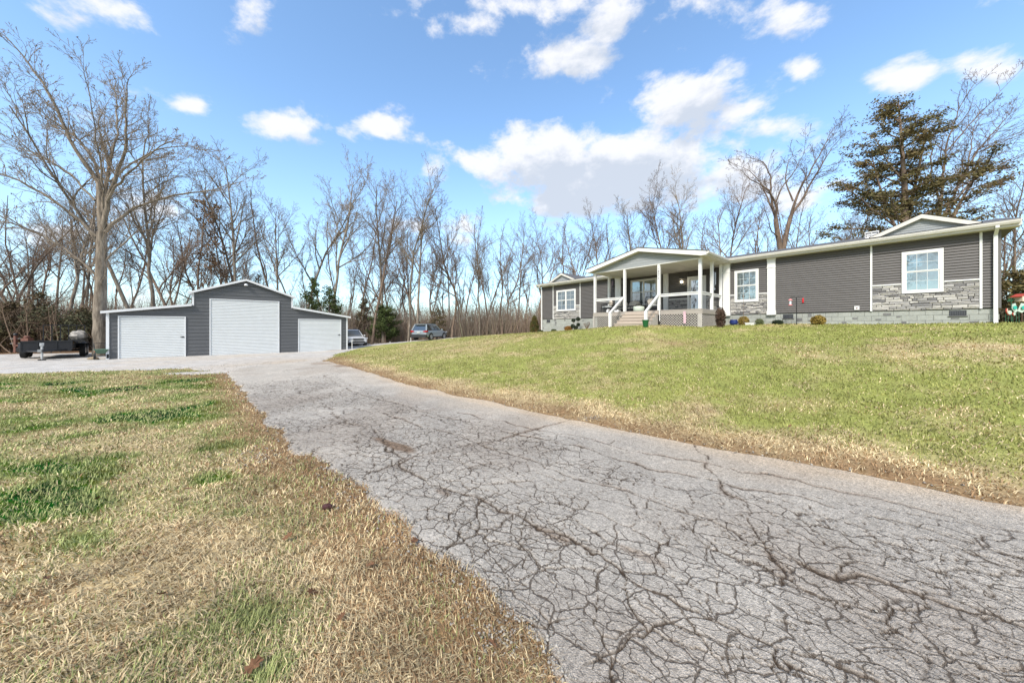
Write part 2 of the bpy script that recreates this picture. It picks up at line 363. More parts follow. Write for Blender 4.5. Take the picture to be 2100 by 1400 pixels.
def grid_faces(nr, nt, wrap=False):
    i = np.arange(nr - 1)[:, None]; j = np.arange(nt if wrap else nt - 1)[None, :]
    j2 = (j + 1) % nt
    a = i * nt + j; b = i * nt + j2; c = (i + 1) * nt + j2; d = (i + 1) * nt + j
    return np.stack([a, b, c, d], -1).reshape(-1, 4)
th = np.concatenate([np.linspace(-R(68), R(68), 340), np.linspace(R(68), R(292), 90)[1:-1]])
rr = polar(.25, 700, 215, th)
RR, TT = np.meshgrid(rr, th, indexing='ij'); GX = RR * np.sin(TT); GY = RR * np.cos(TT)
GZ = gz(GX, GY); sdd = sd_drive(GX, GY); gc, _ = ground_color(GX, GY, sdd)
GZ = GZ - .05 * sstep(-.02, -.25, sdd) - .03 * sstep(0, -.5, sd_lot(GX, GY))
V = np.stack([GX, GY, GZ], -1).reshape(-1, 3); F = grid_faces(len(rr), len(th), True)
c0 = len(V); V = np.vstack([V, [[0, 0, g1(0, 0)]]])
gcol = np.vstack([gc.reshape(-1, 3), [[.3, .25, .15]]])
gm = mesh_from('ground', V, F[:, ::-1], None, True, gcol)
def ground_mat():
    m = mat('ground_mat', attr='Col', rough=.95, spec=.1, noise=.42, nscale=26, bump=.9, bscale=30)
    nt = m.node_tree; N = nt.nodes; L = nt.links; b = N['Principled BSDF']
    return m
M_ground = ground_mat()
gm.materials.append(M_ground); struct('ground', gm)

# ------------------------------------------------------------ cracked asphalt drive
def vor_edge(x, y, s, jit=.9):
    """distance to the nearest Voronoi edge of a jittered unit grid, and the cell's hash"""
    ix = np.floor(x); iy = np.floor(y); best = np.full(x.shape, 9e9); bx = np.zeros(x.shape); by = np.zeros(x.shape); hh = np.zeros(x.shape)
    pts = []
    for dx in (-1, 0, 1):
        for dy in (-1, 0, 1):
            cx = ix + dx; cy = iy + dy; px = cx + .5 + (_h(cx, cy, s) - .5) * jit; py = cy + .5 + (_h(cx, cy, s + 5) - .5) * jit
            d = (px - x) ** 2 + (py - y) ** 2; u = d < best; best = np.where(u, d, best); bx = np.where(u, px, bx); by = np.where(u, py, by); hh = np.where(u, _h(cx, cy, s + 9), hh); pts.append((px, py))
    for dx in (-2, 2):
        for dy in (-2, -1, 0, 1, 2):
            pass
    e = np.full(x.shape, 9e9)
    for px, py in pts:
        vx = px - bx; vy = py - by; l = np.hypot(vx, vy); ok = l > 1e-6; l = np.where(ok, l, 1)
        d = ((bx + px) / 2 - x) * vx / l + ((by + py) / 2 - y) * vy / l
        e = np.where(ok, np.minimum(e, np.abs(d)), e)
    return e, hh
DA = np.array([.76, -.65]); DB = np.array([.65, .76])
TRANS = [[(1.0, 5.4), (.55, 5.0), (.05, 4.6), (-.55, 4.25), (-1.3, 3.75), (-1.75, 3.4)], [(2.34, 4.08), (2.15, 3.65), (1.98, 3.15), (1.86, 2.85), (1.85, 2.5), (1.78, 2.2), (1.68, 2.0)], [(-7.5, 14.6), (-8.6, 14.0), (-10.2, 12.9)]]
LONG = [[(-6.2, 9.4), (-4.4, 7.6), (-2.9, 5.8), (-2.0, 4.9), (-1.2, 3.6), (-.5, 3.0), (.3, 2.35), (.9, 1.75), (1.6, 1.2), (3, -.2)], [(-7.0, 12.2), (-5.0, 9.5), (-3.2, 7.6), (-1.6, 6.1), (.2, 4.6), (1.9, 3.1), (2.9, 2.3), (4.5, 1.0), (6, -.4)],
        [(-1.0, 6.0), (.9, 4.4), (2.4, 3.25), (3.6, 2.2), (5, 1.1)], [(-2.4, 6.1), (-.4, 4.3), (1.1, 2.9), (1.9, 2.0), (3.0, 1.2)]]
def crack_field(x, y):
    wx = x + (fbm(x * 2.2, y * 2.2, 41, 4) - .5) * .30 + (fbm(x * 14, y * 14, 42, 3) - .5) * .045
    wy = y + (fbm(x * 2.2, y * 2.2, 43, 4) - .5) * .30 + (fbm(x * 14, y * 14, 44, 3) - .5) * .045
    a = wx * DA[0] + wy * DA[1]; b = wx * DB[0] + wy * DB[1]
    dR = sdist(x, y, DRIVE_R, False); dL = sdist(x, y, DRIVE_L, False)
    n = fbm(x * .9, y * .9, 47, 4); nf = fbm(x * 3.1, y * 3.1, 48, 3)
    zone = sstep(.75, 1.35, dR + (n - .5) * .9)
    far = sstep(14.5, 11.5, np.hypot(x, y))
    e1, h1 = vor_edge(a / .34, b / .215, 51); e1 = e1 * .23
    e2, h2 = vor_edge(a / .19, b / .12, 57); e2 = e2 * .125
    e3, h3 = vor_edge(a / 1.5, b / .62, 61); e3 = e3 * .7
    w1 = (.0020 + .0036 * sstep(.3, .75, nf)) * zone * far
    cen = np.exp(-((b - 3.55) / .42) ** 2) + .8 * np.exp(-((b - 2.55) / .22) ** 2)
    w2 = (.0004 + .0030 * nf) * np.clip(sstep(.36, .52, fbm(x * 1.2, y * 1.2, 49, 3) + .16 * cen), 0, 1) * zone * far
    w3 = (.0022 + .004 * nf) * sstep(.25, .6, dR) * sstep(20, 14, np.hypot(x, y)) * sstep(.35, .6, n)
    k = lambda e, w: np.clip(1.25 - e / np.maximum(w, 1e-5), 0, 1) * (w > .0012)
    # gaps where a crack dies out
    live1 = sstep(.10, .26, fbm(x * 2.7, y * 2.7, 52, 2)); live3 = sstep(.35, .5, fbm(x * 1.1, y * 1.1, 53, 2))
    c = np.maximum(k(e1, w1) * live1, k(e2, w2)); c = np.maximum(c, k(e3, w3) * live3)
    wide = np.zeros(x.shape)
    for pl in TRANS:
        d = sdist(wx, wy, pl, False); c = np.maximum(c, np.clip(1.3 - d / (.004 + .009 * nf), 0, 1)); wide = np.maximum(wide, np.exp(-(d / .035) ** 2))
    for pl in LONG:
        d = sdist(wx, wy, pl, False); c = np.maximum(c, np.clip(1.3 - d / (.004 + .010 * nf), 0, 1)); wide = np.maximum(wide, .6 * np.exp(-(d / .03) ** 2))
    return c, wide, dR, dL, h1, n, nf, zone * far * sstep(.40, .56, fbm(x * 1.1, y * 1.1, 149, 3) + .10 * cen + .03)
def asphalt_mat():
    # worn aggregate with a net of hairline cracks between the open ones
    m = mat('asphalt', attr='Col', rough=.9, spec=.22, noise=.42, nscale=140, bump=.9, bscale=130); nt = m.node_tree; N = nt.nodes; L = nt.links; b = N['Principled BSDF']
    src = b.inputs['Base Color'].links[0].from_socket; tc = N.new('ShaderNodeTexCoord'); ha = N.new('ShaderNodeAttribute'); ha.attribute_name = 'hair'
    wn = N.new('ShaderNodeTexNoise'); wn.inputs['Scale'].default_value = 5.5; wn.inputs['Detail'].default_value = 5; L.new(tc.outputs['Object'], wn.inputs['Vector'])
    ws = N.new('ShaderNodeVectorMath'); ws.operation = 'MULTIPLY_ADD'; L.new(wn.outputs['Color'], ws.inputs[0]); ws.inputs[1].default_value = (.17, .17, 0); L.new(tc.outputs['Object'], ws.inputs[2])
    prev = src; cr = None
    for sc_, wd_, thr in (((4.4, 6.8, 0), .036, .28), ((9.0, 14, 0), .036, .90)):
        mp = N.new('ShaderNodeMapping'); mp.inputs['Rotation'].default_value = (0, 0, math.atan2(.65, .76)); L.new(ws.outputs[0], mp.inputs[0])
        ms = N.new('ShaderNodeVectorMath'); ms.operation = 'MULTIPLY'; L.new(mp.outputs[0], ms.inputs[0]); ms.inputs[1].default_value = (sc_[0], sc_[1], 0)
        v = N.new('ShaderNodeTexVoronoi'); v.feature = 'DISTANCE_TO_EDGE'; v.voronoi_dimensions = '2D'; v.inputs['Scale'].default_value = 1; L.new(ms.outputs[0], v.inputs['Vector'])
        mr = N.new('ShaderNodeMapRange'); mr.inputs[1].default_value = wd_ * .35; mr.inputs[2].default_value = wd_; mr.inputs[3].default_value = 1; mr.inputs[4].default_value = 0; L.new(v.outputs['Distance'], mr.inputs[0])
        g = N.new('ShaderNodeMapRange'); g.inputs[1].default_value = thr - .25; g.inputs[2].default_value = thr + .15; L.new(ha.outputs['Fac'], g.inputs[0])
        k_ = N.new('ShaderNodeMath'); k_.operation = 'MULTIPLY'; L.new(mr.outputs[0], k_.inputs[0]); L.new(g.outputs[0], k_.inputs[1])
        if cr is None: cr = k_.outputs[0]
        else:
            mx = N.new('ShaderNodeMath'); mx.operation = 'MAXIMUM'; L.new(cr, mx.inputs[0]); L.new(k_.outputs[0], mx.inputs[1]); cr = mx.outputs[0]
    f = N.new('ShaderNodeMath'); f.operation = 'MULTIPLY'; f.inputs[1].default_value = .82; L.new(cr, f.inputs[0])
    # pale and dark stone chips
    vc = N.new('ShaderNodeTexVoronoi'); vc.inputs['Scale'].default_value = 85; L.new(tc.outputs['Object'], vc.inputs['Vector']); sp_ = N.new('ShaderNodeSeparateColor'); L.new(vc.outputs['Color'], sp_.inputs[0])
    ch = N.new('ShaderNodeMapRange'); ch.inputs[3].default_value = .74; ch.inputs[4].default_value = 1.27; L.new(sp_.outputs[0], ch.inputs[0]); vm = N.new('ShaderNodeVectorMath'); vm.operation = 'SCALE'; L.new(src, vm.inputs[0]); L.new(ch.outputs[0], vm.inputs['Scale'])
    mx = N.new('ShaderNodeMix'); mx.data_type = 'RGBA'; L.new(f.outputs[0], mx.inputs[0]); L.new(vm.outputs[0], mx.inputs[6]); mx.inputs[7].default_value = (.07, .05, .035, 1); L.new(mx.outputs[2], b.inputs['Base Color'])
    b2 = N.new('ShaderNodeBump'); b2.inputs['Strength'].default_value = .8; b2.inputs['Distance'].default_value = -.006; L.new(cr, b2.inputs['Height']); L.new(b.inputs['Normal'].links[0].from_socket, b2.inputs['Normal']); L.new(b2.outputs[0], b.inputs['Normal'])
    return m
def drive_mesh():
    Vs = []; Fs = []; Cs = []; HA = []; base = 0
    for r0, r1, nr, th0, th1, nt in [(1.18, 20.6, 680, -R(62), R(62), 570), (.2, 1.18, 40, -R(60), R(180), 100), (1.18, 24, 150, R(61.9), R(160), 170)]:
        r = np.exp(np.linspace(math.log(r0), math.log(r1), nr)); t = np.linspace(th0, th1, nt)
        A, B = np.meshgrid(r, t, indexing='ij'); x = A * np.sin(B); y = A * np.cos(B); x = x.ravel(); y = y.ravel()
        s0 = sdist(x, y, DRIVE); keep = s0 < .45
        F = grid_faces(nr, nt)[:, ::-1]; F = F[keep[F].all(1)]
        used = np.zeros(len(x), bool); used[F.ravel()] = True; idx = np.cumsum(used) - 1; F = idx[F]; x = x[used]; y = y[used]
        s = sd_drive(x, y); z = gz(x, y)
        c, wide, dR, dL, h1, n, nf, hair = crack_field(x, y)
        lip = sstep(.05, -.07, s)
        z = z + .022 * lip - .035 * (1 - lip) - .014 * c * lip + (h1 - .5) * .006 * lip + (fbm(x * 9, y * 9, 71, 3) - .5) * .006
        fine = fbm(x * 45, y * 45, 73, 2); mid = fbm(x * 1.7, y * 1.7, 75, 5)
        g = .385 * (.66 + .34 * mid + .34 * fine) * (.955 + .09 * h1)
        colr = np.stack([g * 1.08, g * .985, g * .86], -1)
        sandy = sstep(.42, .10, dR + (n - .5) * .35) * .8 * sstep(2.6, 5.2, np.hypot(x, y)) + .35 * sstep(.95, .3, dR + (n - .5) * .9)
        colr = colr * (1 - sandy[:, None]) + np.array([.53, .43, .32]) * (.85 + .3 * fine)[:, None] * sandy[:, None]
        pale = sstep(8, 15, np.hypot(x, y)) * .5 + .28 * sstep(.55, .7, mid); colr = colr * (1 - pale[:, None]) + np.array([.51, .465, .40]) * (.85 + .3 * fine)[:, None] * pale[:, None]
        rust = np.zeros(len(x))
        for sx, sy, ax, bx_, ww in [(-1.55, 4.35, .55, .10, 1), (.28, 2.38, .16, .05, .55), (.86, 2.12, .22, .045, .45), (-.62, 3.0, .12, .05, .6), (-7.2, 14.2, .8, .35, .7), (-6.1, 15.0, .6, .3, .6), (-9.3, 16.2, 1.3, .5, .5)]:
            u = (x - sx) * DA[0] + (y - sy) * DA[1]; v = (x - sx) * DB[0] + (y - sy) * DB[1]
            rust = np.maximum(rust, ww * sstep(.25, .75, np.exp(-(u / ax) ** 2 - (v / bx_) ** 2) + (nf - .5) * .8))
        rust = np.maximum(rust, wide * .55 * sstep(.4, .6, nf))
        rust = rust + .22 * sstep(.46, .70, fbm(x * .8, y * .8, 77, 4))
        rust = np.clip(rust, 0, 1)[:, None] * .75
        colr = colr * (1 - rust) + np.array([.17, .095, .045]) * rust
        ck = np.clip(c * 1.25, 0, 1)[:, None]
        colr = colr * (1 - ck) + np.array([.058, .041, .028]) * (.7 + .8 * fine)[:, None] * ck
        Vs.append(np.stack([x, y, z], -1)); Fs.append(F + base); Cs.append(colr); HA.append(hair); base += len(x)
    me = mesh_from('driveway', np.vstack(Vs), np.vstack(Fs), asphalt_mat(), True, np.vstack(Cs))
    at_ = me.attributes.new('hair', 'FLOAT', 'POINT'); at_.data.foreach_set('value', np.concatenate(HA).astype(np.float32)); return me
struct('driveway', drive_mesh())

# ------------------------------------------------------------ gravel lot
def lot_mesh():
    x0, x1, y0, y1, st = -50, -4, 12, 43, .16
    xs = np.arange(x0, x1, st); ys = np.arange(y0, y1, st); A, B = np.meshgrid(ys, xs, indexing='ij'); x = B.ravel(); y = A.ravel()
    s0 = sd_lot(x, y); F = grid_faces(len(ys), len(xs)); F = F[(s0[F] < .5).all(1)]
    used = np.zeros(len(x), bool); used[F.ravel()] = True; idx = np.cumsum(used) - 1; F = idx[F]; x = x[used]; y = y[used]; s = s0[used]
    lip = sstep(.3, -.35, s); z = gz(x, y) + .045 * lip - .035 + (fbm(x * 3, y * 3, 81, 3) - .5) * .02
    n = fbm(x * .5, y * .5, 83, 4); f = fbm(x * 9, y * 9, 85, 3)
    g = .46 * (.45 + .22 * n + .9 * f); c = np.stack([g, g * .955, g * .89], -1)
    warm = (sstep(.5, .68, n) * .28 + .4 * np.exp(-(((x + 12) / 3.5) ** 2 + ((y - 18) / 2.4) ** 2)))[:, None]; c = c * (1 - warm) + np.array([.42, .335, .24]) * warm
    return mesh_from('gravel_lot', np.stack([x, y, z], -1), F, mat('gravel', attr='Col', rough=.95, spec=.2, noise=.45, nscale=30, bump=1.0, bscale=28), True, c)
struct('gravel_lot', lot_mesh())

# ------------------------------------------------------------ stones, grass
def scatter_stones(n):
    r = np.exp(np.random.uniform(math.log(1.25), math.log(22), n * 14)); t = np.random.uniform(-R(62), R(60), n * 14); x = r * np.sin(t); y = r * np.cos(t)
    s = sd_drive(x, y); sl = sd_lot(x, y); dL = sdist(x, y, DRIVE_L, False)
    near = np.exp(-(np.maximum(s, 0) / .16) ** 2) * (s > -.10) * np.where(dL < .8, .5, .12) + (s < -.1) * .003 + (sl < 0) * .6 * (s > 0)
    patch = np.maximum(np.exp(-(((x + 3.15) / .45) ** 2 + ((y - 4.15) / .35) ** 2)), np.exp(-(((x + .05) / .12) ** 2 + ((y - 1.62) / .12) ** 2)))
    near = np.maximum(near, patch); near = np.maximum(near, np.exp(-(((x - 1.35) / .25) ** 2 + ((y - 5.35) / .15) ** 2)))
    k = np.random.rand(len(x)) < near; x = x[k][:n]; y = y[k][:n]; m = len(x); rr_ = np.hypot(x, y)
    sz = np.random.uniform(.3, 1, m) ** 2 * .011 * (1 + rr_ * .10); z = gz(x, y) + .012 + .012 * (sd_drive(x, y) < 0)
    O = np.array([(1, 0, 0), (-1, 0, 0), (0, 1, 0), (0, -1, 0), (0, 0, .7), (0, 0, -.7)], float)
    P = O[None] * sz[:, None, None] * np.random.uniform(.6, 1.2, (m, 6, 1)); a = np.random.uniform(0, 6.3, m); ca, sa = np.cos(a), np.sin(a)
    X = P[..., 0] * ca[:, None] - P[..., 1] * sa[:, None] + x[:, None]; Y = P[..., 0] * sa[:, None] + P[..., 1] * ca[:, None] + y[:, None]; Z = P[..., 2] + z[:, None]
    V = np.stack([X, Y, Z], -1).reshape(-1, 3); f = np.array([(0, 2, 4), (2, 1, 4), (1, 3, 4), (3, 0, 4), (2, 0, 5), (1, 2, 5), (3, 1, 5), (0, 3, 5)])
    F = (np.arange(m)[:, None, None] * 6 + f[None]).reshape(-1, 3); c = np.random.uniform(.20, .42, m); C = np.repeat(np.stack([c, c * .93, c * .82], -1), 6, 0)
    return mesh_from('loose_gravel', V, F, mat('stone_chips', attr='Col', rough=.9), False, C)
stuff('loose_gravel', scatter_stones(9000), 'pale loose gravel chips strewn along the broken edges of the asphalt driveway', 'gravel')

M_grass = mat('grass_blade', attr='Col', rough=.75, spec=.2)
def blades(n, r0, r1, th0, th1, side, dens):
    r = np.exp(np.random.uniform(math.log(r0), math.log(r1), n)); t = np.random.uniform(th0, th1, n); x = r * np.sin(t); y = r * np.cos(t)
    s = sd_drive(x, y); sl = sd_lot(x, y); left = sdist(x, y, DRIVE_L, False) < sdist(x, y, DRIVE_R, False)
    house = (((x - 2.57) * -.757 + (y - 28.2) * -.6534) > .02)
    ok = (s > -.04) & (sl > -.15) & house & (left if side == 'L' else ~left)
    g, _l = green_amount(x, y, s); n_ = fbm(x * 5, y * 5, 91, 3); gc_, br = ground_color(x, y, s)
    ok &= np.random.rand(n) < (1 - np.where(left, .45, .72) * br) * (.55 + .45 * sstep(.3, .5, n_))
    x, y, g, br, n_, r = x[ok], y[ok], g[ok], br[ok], n_[ok], r[ok]; m = len(x)
    isg = np.random.rand(m) < np.clip(g * 1.05 + (fbm(x * 2.6, y * 2.6, 99, 3) - .5) * (.9 if side == 'R' else .7) * np.minimum(g * 3, 1), 0, .93)
    ln = np.where(isg, np.random.uniform(.022, .055, m), np.random.uniform(.025, .07, m)) * (1 + .01 * r) * (.7 + .6 * n_)
    wd = np.random.uniform(.0009, .0018, m) * (1 + .36 * r)
    lean = np.where(isg, np.random.uniform(.25, 1.15, m), np.random.uniform(.95, 1.56, m)); az = np.random.uniform(0, 2 * np.pi, m)
    # the mown straw lies roughly one way
    az = np.where(isg, az, az * .85 + 1.2 * fbm(x * .8, y * .8, 95, 2) * np.pi)
    dx, dy = np.cos(az), np.sin(az); sx, sy = -dy, dx
    z = gz(x, y) + .002
    c1 = np.sin(lean * .6) * ln * .5; h1 = np.cos(lean * .6) * ln * .5
    c2 = c1 + np.sin(lean) * ln * .5; h2 = h1 + np.cos(np.minimum(lean * 1.1, 1.6)) * ln * .5
    P = np.empty((m, 5, 3)); b = np.stack([x, y, z], -1)
    side_ = np.stack([sx, sy, np.random.uniform(-.4, .4, m)], -1) * wd[:, None]
    fw = np.stack([dx, dy, np.zeros(m)], -1); up = np.array([0, 0, 1.])
    P[:, 0] = b - side_; P[:, 1] = b + side_; mid = b + fw * c1[:, None] + up * h1[:, None]; P[:, 2] = mid + side_ * .8; P[:, 3] = mid - side_ * .8; P[:, 4] = b + fw * c2[:, None] + up * np.maximum(h2, .003)[:, None]
    F = (np.arange(m)[:, None, None] * 5 + np.array([(0, 1, 2), (0, 2, 3), (3, 2, 4)])[None]).reshape(-1, 3)
    v = (np.random.uniform(.62, 1.22, m) * (.62 + .76 * fbm(x * 3.3, y * 3.3, 97, 3)) * (.8 + .4 * fbm(x * .9, y * .9, 98, 2)))[:, None]
    straw = np.array([.60, .48, .285]) * v; old = np.array([.30, .19, .10]) * v
    brn = (np.random.rand(m) < .16 + .6 * br)[:, None]; straw = np.where(brn, old, straw)
    gg = np.array([.31, .34, .135]) if side == 'L' else np.array([.262, .268, .085])
    gr = gg * v * (1 + .4 * (np.random.rand(m)[:, None] - .5)); c = np.where(isg[:, None], gr, straw)
    return P.reshape(-1, 3), F, np.repeat(c, 5, 0)
P1, F1, C1 = blades(310000, 1.15, 24, -R(60), R(12), 'L', 1)
Pa, Fa, Ca = blades(60000, 1.3, 16, -R(95), -R(60), 'L', 1); P1 = np.vstack([P1, Pa]); F1 = np.vstack([F1, Fa + len(P1) - len(Pa)]); C1 = np.vstack([C1, Ca])
stuff('dry_grass', mesh_from('dry_grass', P1, F1, M_grass, False, C1), 'short straw-coloured winter grass with green patches left of the driveway', 'grass')
P2, F2, C2 = blades(285000, 2.6, 27, -R(35), R(60), 'R', 1)
Pa, Fa, Ca = blades(60000, 3.0, 20, R(60), R(90), 'R', 1); P2 = np.vstack([P2, Pa]); F2 = np.vstack([F2, Fa + len(P2) - len(Pa)]); C2 = np.vstack([C2, Ca])
stuff('lawn_grass', mesh_from('lawn_grass', P2, F2, M_grass, False, C2), 'yellow-green mown lawn grass rising from the driveway to the house', 'lawn')
# ------------------------------------------------------------ bare trees
class Wood:
    def __init__(s): s.V = []; s.F = []; s.n = 0; s.L = []; s.tips = []
    def tube(s, P, rad, n):
        P = np.asarray(P); k = len(P); D = np.gradient(P, axis=0); D /= np.linalg.norm(D, axis=1, keepdims=True) + 1e-9
        a = np.array([0, 0, 1.]) if abs(D[0, 2]) < .9 else np.array([1., 0, 0]); U = np.cross(D, a); U /= np.linalg.norm(U, axis=1, keepdims=True) + 1e-9; W = np.cross(D, U)
        t = np.arange(n) * 2 * np.pi / n; rad = np.asarray(rad)
        ring = P[:, None] + (U[:, None] * np.cos(t)[None, :, None] + W[:, None] * np.sin(t)[None, :, None]) * rad[:, None, None]
        s.V.append(ring.reshape(-1, 3)); i = np.arange(k - 1)[:, None]; j = np.arange(n)[None]; j2 = (j + 1) % n
        s.F.append((np.stack([i * n + j, i * n + j2, (i + 1) * n + j2, (i + 1) * n + j], -1) + s.n).reshape(-1, 4)); s.n += k * n
    def mesh(s, name, m): return mesh_from(name, np.vstack(s.V), np.vstack(s.F), m, True)
def _perp(d, rng):
    v = rng.normal(size=3); v -= v.dot(d) * d; return v / (np.linalg.norm(v) + 1e-9)
def branch(rng, W, p, d, L, r, lvl, P, up=.0, pts=None, rads=None):
    """W: (trunk wood, crown wood); grows one branch and its children"""
    top = P['levels']; ns = [10, 8, 5, 3, 2, 2][lvl]
    if pts is None:
        pts = [np.array(p, float)]; dd = np.array(d, float)
        for i in range(ns):
            dd = dd + rng.normal(size=3) * P['wig'][lvl] + np.array([0, 0, P['up'][lvl]]); dd /= np.linalg.norm(dd); pts.append(pts[-1] + dd * L / ns)
        pts = np.array(pts)
        rads = r * (1 - np.linspace(0, 1, ns + 1) ** P.get('tp', 1.1) * (1 - P['tip'][lvl]))
    rads = np.maximum(rads, P.get('rmin', .0085))
    w = W[0] if lvl <= P.get('trunklvl', 1) else W[1]
    w.tube(pts, rads, P['sides'][lvl])
    if lvl >= top: 
        W[1].tips.append(pts[-1]); return
    nc = P['n'][lvl]; nc = max(1, int(nc * L / P['Lref'][lvl] + .5)) if lvl > 0 else nc
    t0 = P['t0'][lvl]; seg = np.linspace(0, 1, len(pts)); ph = rng.uniform(0, 6.28)
    for i in range(nc):
        t = t0 + (1 - t0) * (i + rng.uniform(.1, .9)) / nc; t = min(t, .985)
        q = np.array([np.interp(t, seg, pts[:, k]) for k in range(3)]); rr_ = np.interp(t, seg, rads)
        j = min(int(t * (len(pts) - 1)), len(pts) - 2); dd = pts[j + 1] - pts[j]; dd /= np.linalg.norm(dd)
        ph += 2.4 + rng.uniform(-.5, .5)
        a = _perp(dd, rng); b = np.cross(dd, a); side = a * math.cos(ph) + b * math.sin(ph)
        if lvl >= 1: side = side + np.array([0, 0, .25]); side /= np.linalg.norm(side)
        ang = P['ang'][lvl] * rng.uniform(.75, 1.25); cd = dd * math.cos(ang) + side * math.sin(ang)
        cl = L * P['ratio'][lvl] * (1.12 - P['fall'][lvl] * (t - t0) / (1 - t0 + 1e-6)) * rng.uniform(.7, 1.15)
        cr = min(rr_ * .75, P['rr'][lvl] * cl) if lvl < 3 else min(rr_ * .8, .011)
        branch(rng, W, q, cd, cl, cr, lvl + 1, P)
    # leader forks at the end
    if lvl >= 1:
        dd = pts[-1] - pts[-2]; dd /= np.linalg.norm(dd)
        for q in (-1, 1):
            cd = dd + _perp(dd, rng) * .35; cd /= np.linalg.norm(cd); branch(rng, W, pts[-1], cd, min(L * .33, 1.3), rads[-1] * .9, lvl + 1, P)
BASE = dict(levels=4, wig=[.05, .13, .17, .2, .24], up=[.03, .07, .05, .03, .02], tip=[.22, .22, .25, .4, .6], sides=[9, 6, 4, 3, 3], n=[12, 9, 7, 4, 0], Lref=[1, 5, 2.0, .9, 1], t0=[.42, .18, .12, .1, 0],
            ang=[.72, .75, .75, .7, .6], ratio=[.36, .42, .44, .5, .5], fall=[.55, .55, .5, .4, .3], rr=[.021, .016, .013, .011, .009])
def bark(name, c, c2, b=1.0):
    return mat(name, c, .95, spec=.15, noise=.45, nscale=9, stretch=(1, 1, .22), bump=b, bscale=14, color2=c2, rand=.12)
M_bark = bark('bark_oak', (.27, .23, .185), (.15, .125, .10)); M_bark2 = bark('bark_dark', (.215, .16, .122), (.135, .10, .077)); M_twig = mat('twig', (.24, .195, .15), .95, spec=.1, noise=.3, nscale=3, rand=.2)
M_twig2 = mat('twig_brown', (.19, .135, .10), .95, spec=.1, noise=.3, nscale=3, rand=.2)
def make_bare(seed, H, rt, P=None, lean=(0, 0), leaders=None):
    rng = np.random.default_rng(seed); Q = dict(BASE); Q.update(P or {}); W = (Wood(), Wood())
    if leaders is None:
        branch(rng, W, (0, 0, -.3), np.array([lean[0], lean[1], 1.]) / math.hypot(1, *lean), H, rt, 0, Q)
    else:
        for pts, r0, r1, lv in leaders:
            pts = np.array(pts, float); L = np.linalg.norm(np.diff(pts, axis=0), axis=1).sum()
            # resample with a little wander
            s = np.concatenate([[0], np.cumsum(np.linalg.norm(np.diff(pts, axis=0), axis=1))]); t = np.linspace(0, s[-1], max(6, int(L / .55)))
            P3 = np.stack([np.interp(t, s, pts[:, k]) for k in range(3)], -1)
            kk = np.array([.25, .5, .25]); 
            for _ in range(2):
                P3[1:-1] = P3[:-2] * .25 + P3[1:-1] * .5 + P3[2:] * .25
            P3[1:-1] += rng.normal(size=(len(P3) - 2, 3)) * (.010 if lv == 0 else .035)
            rad = r0 + (r1 - r0) * np.linspace(0, 1, len(P3)) ** .85
            if lv == 0: W[0].tube(P3, rad, 12)
            else: branch(rng, W, None, None, L, r0, lv, Q, pts=P3, rads=rad)
    return W
def leaf_quads(C, size, rng, flat=0.0, aspect=1.0):
    n = len(C); a = rng.normal(size=(n, 3)); a[:, 2] *= (1 - flat); a /= np.linalg.norm(a, axis=1, keepdims=True); b = rng.normal(size=(n, 3)); b -= (a * b).sum(1, keepdims=True) * a; b /= np.linalg.norm(b, axis=1, keepdims=True)
    s = size * rng.uniform(.5, 1.3, (n, 1)); V = np.stack([C - a * s, C + b * s * .5 * aspect, C + a * s, C - b * s * .5 * aspect], 1).reshape(-1, 3)
    return V, np.arange(n * 4).reshape(-1, 4)
def tree_thing(name, label, W, x, y, mt=None, mc=None, group=None, z=None, leaves=None, lm=None, rz=0, cat='tree'):
    zz = g1(x, y) if z is None else z
    t = Thing(name, label, cat, (x, y, zz), group=group, rz=rz)
    link('trunk', W[0].mesh('trunk', mt or M_bark), t.o); link('crown', W[1].mesh('crown', mc or M_twig), t.o)
    if leaves is not None: link('dead_leaves', mesh_from('dead_leaves', leaves[0], leaves[1], lm), t.o)
    return t.o
def place(src, x, y, rz, s, label, group=None, name=None, sz=None, tilt=0):
    c = copy_tree(src); c.location = (x, y, g1(x, y)); c.rotation_euler = (0, tilt, rz); c.scale = (s, s, sz or s); c['label'] = label
    if group: c['group'] = group
    elif 'group' in c: del c['group']
    return c
def at(px, D): return ((px - 1050) / 680 * D, D)

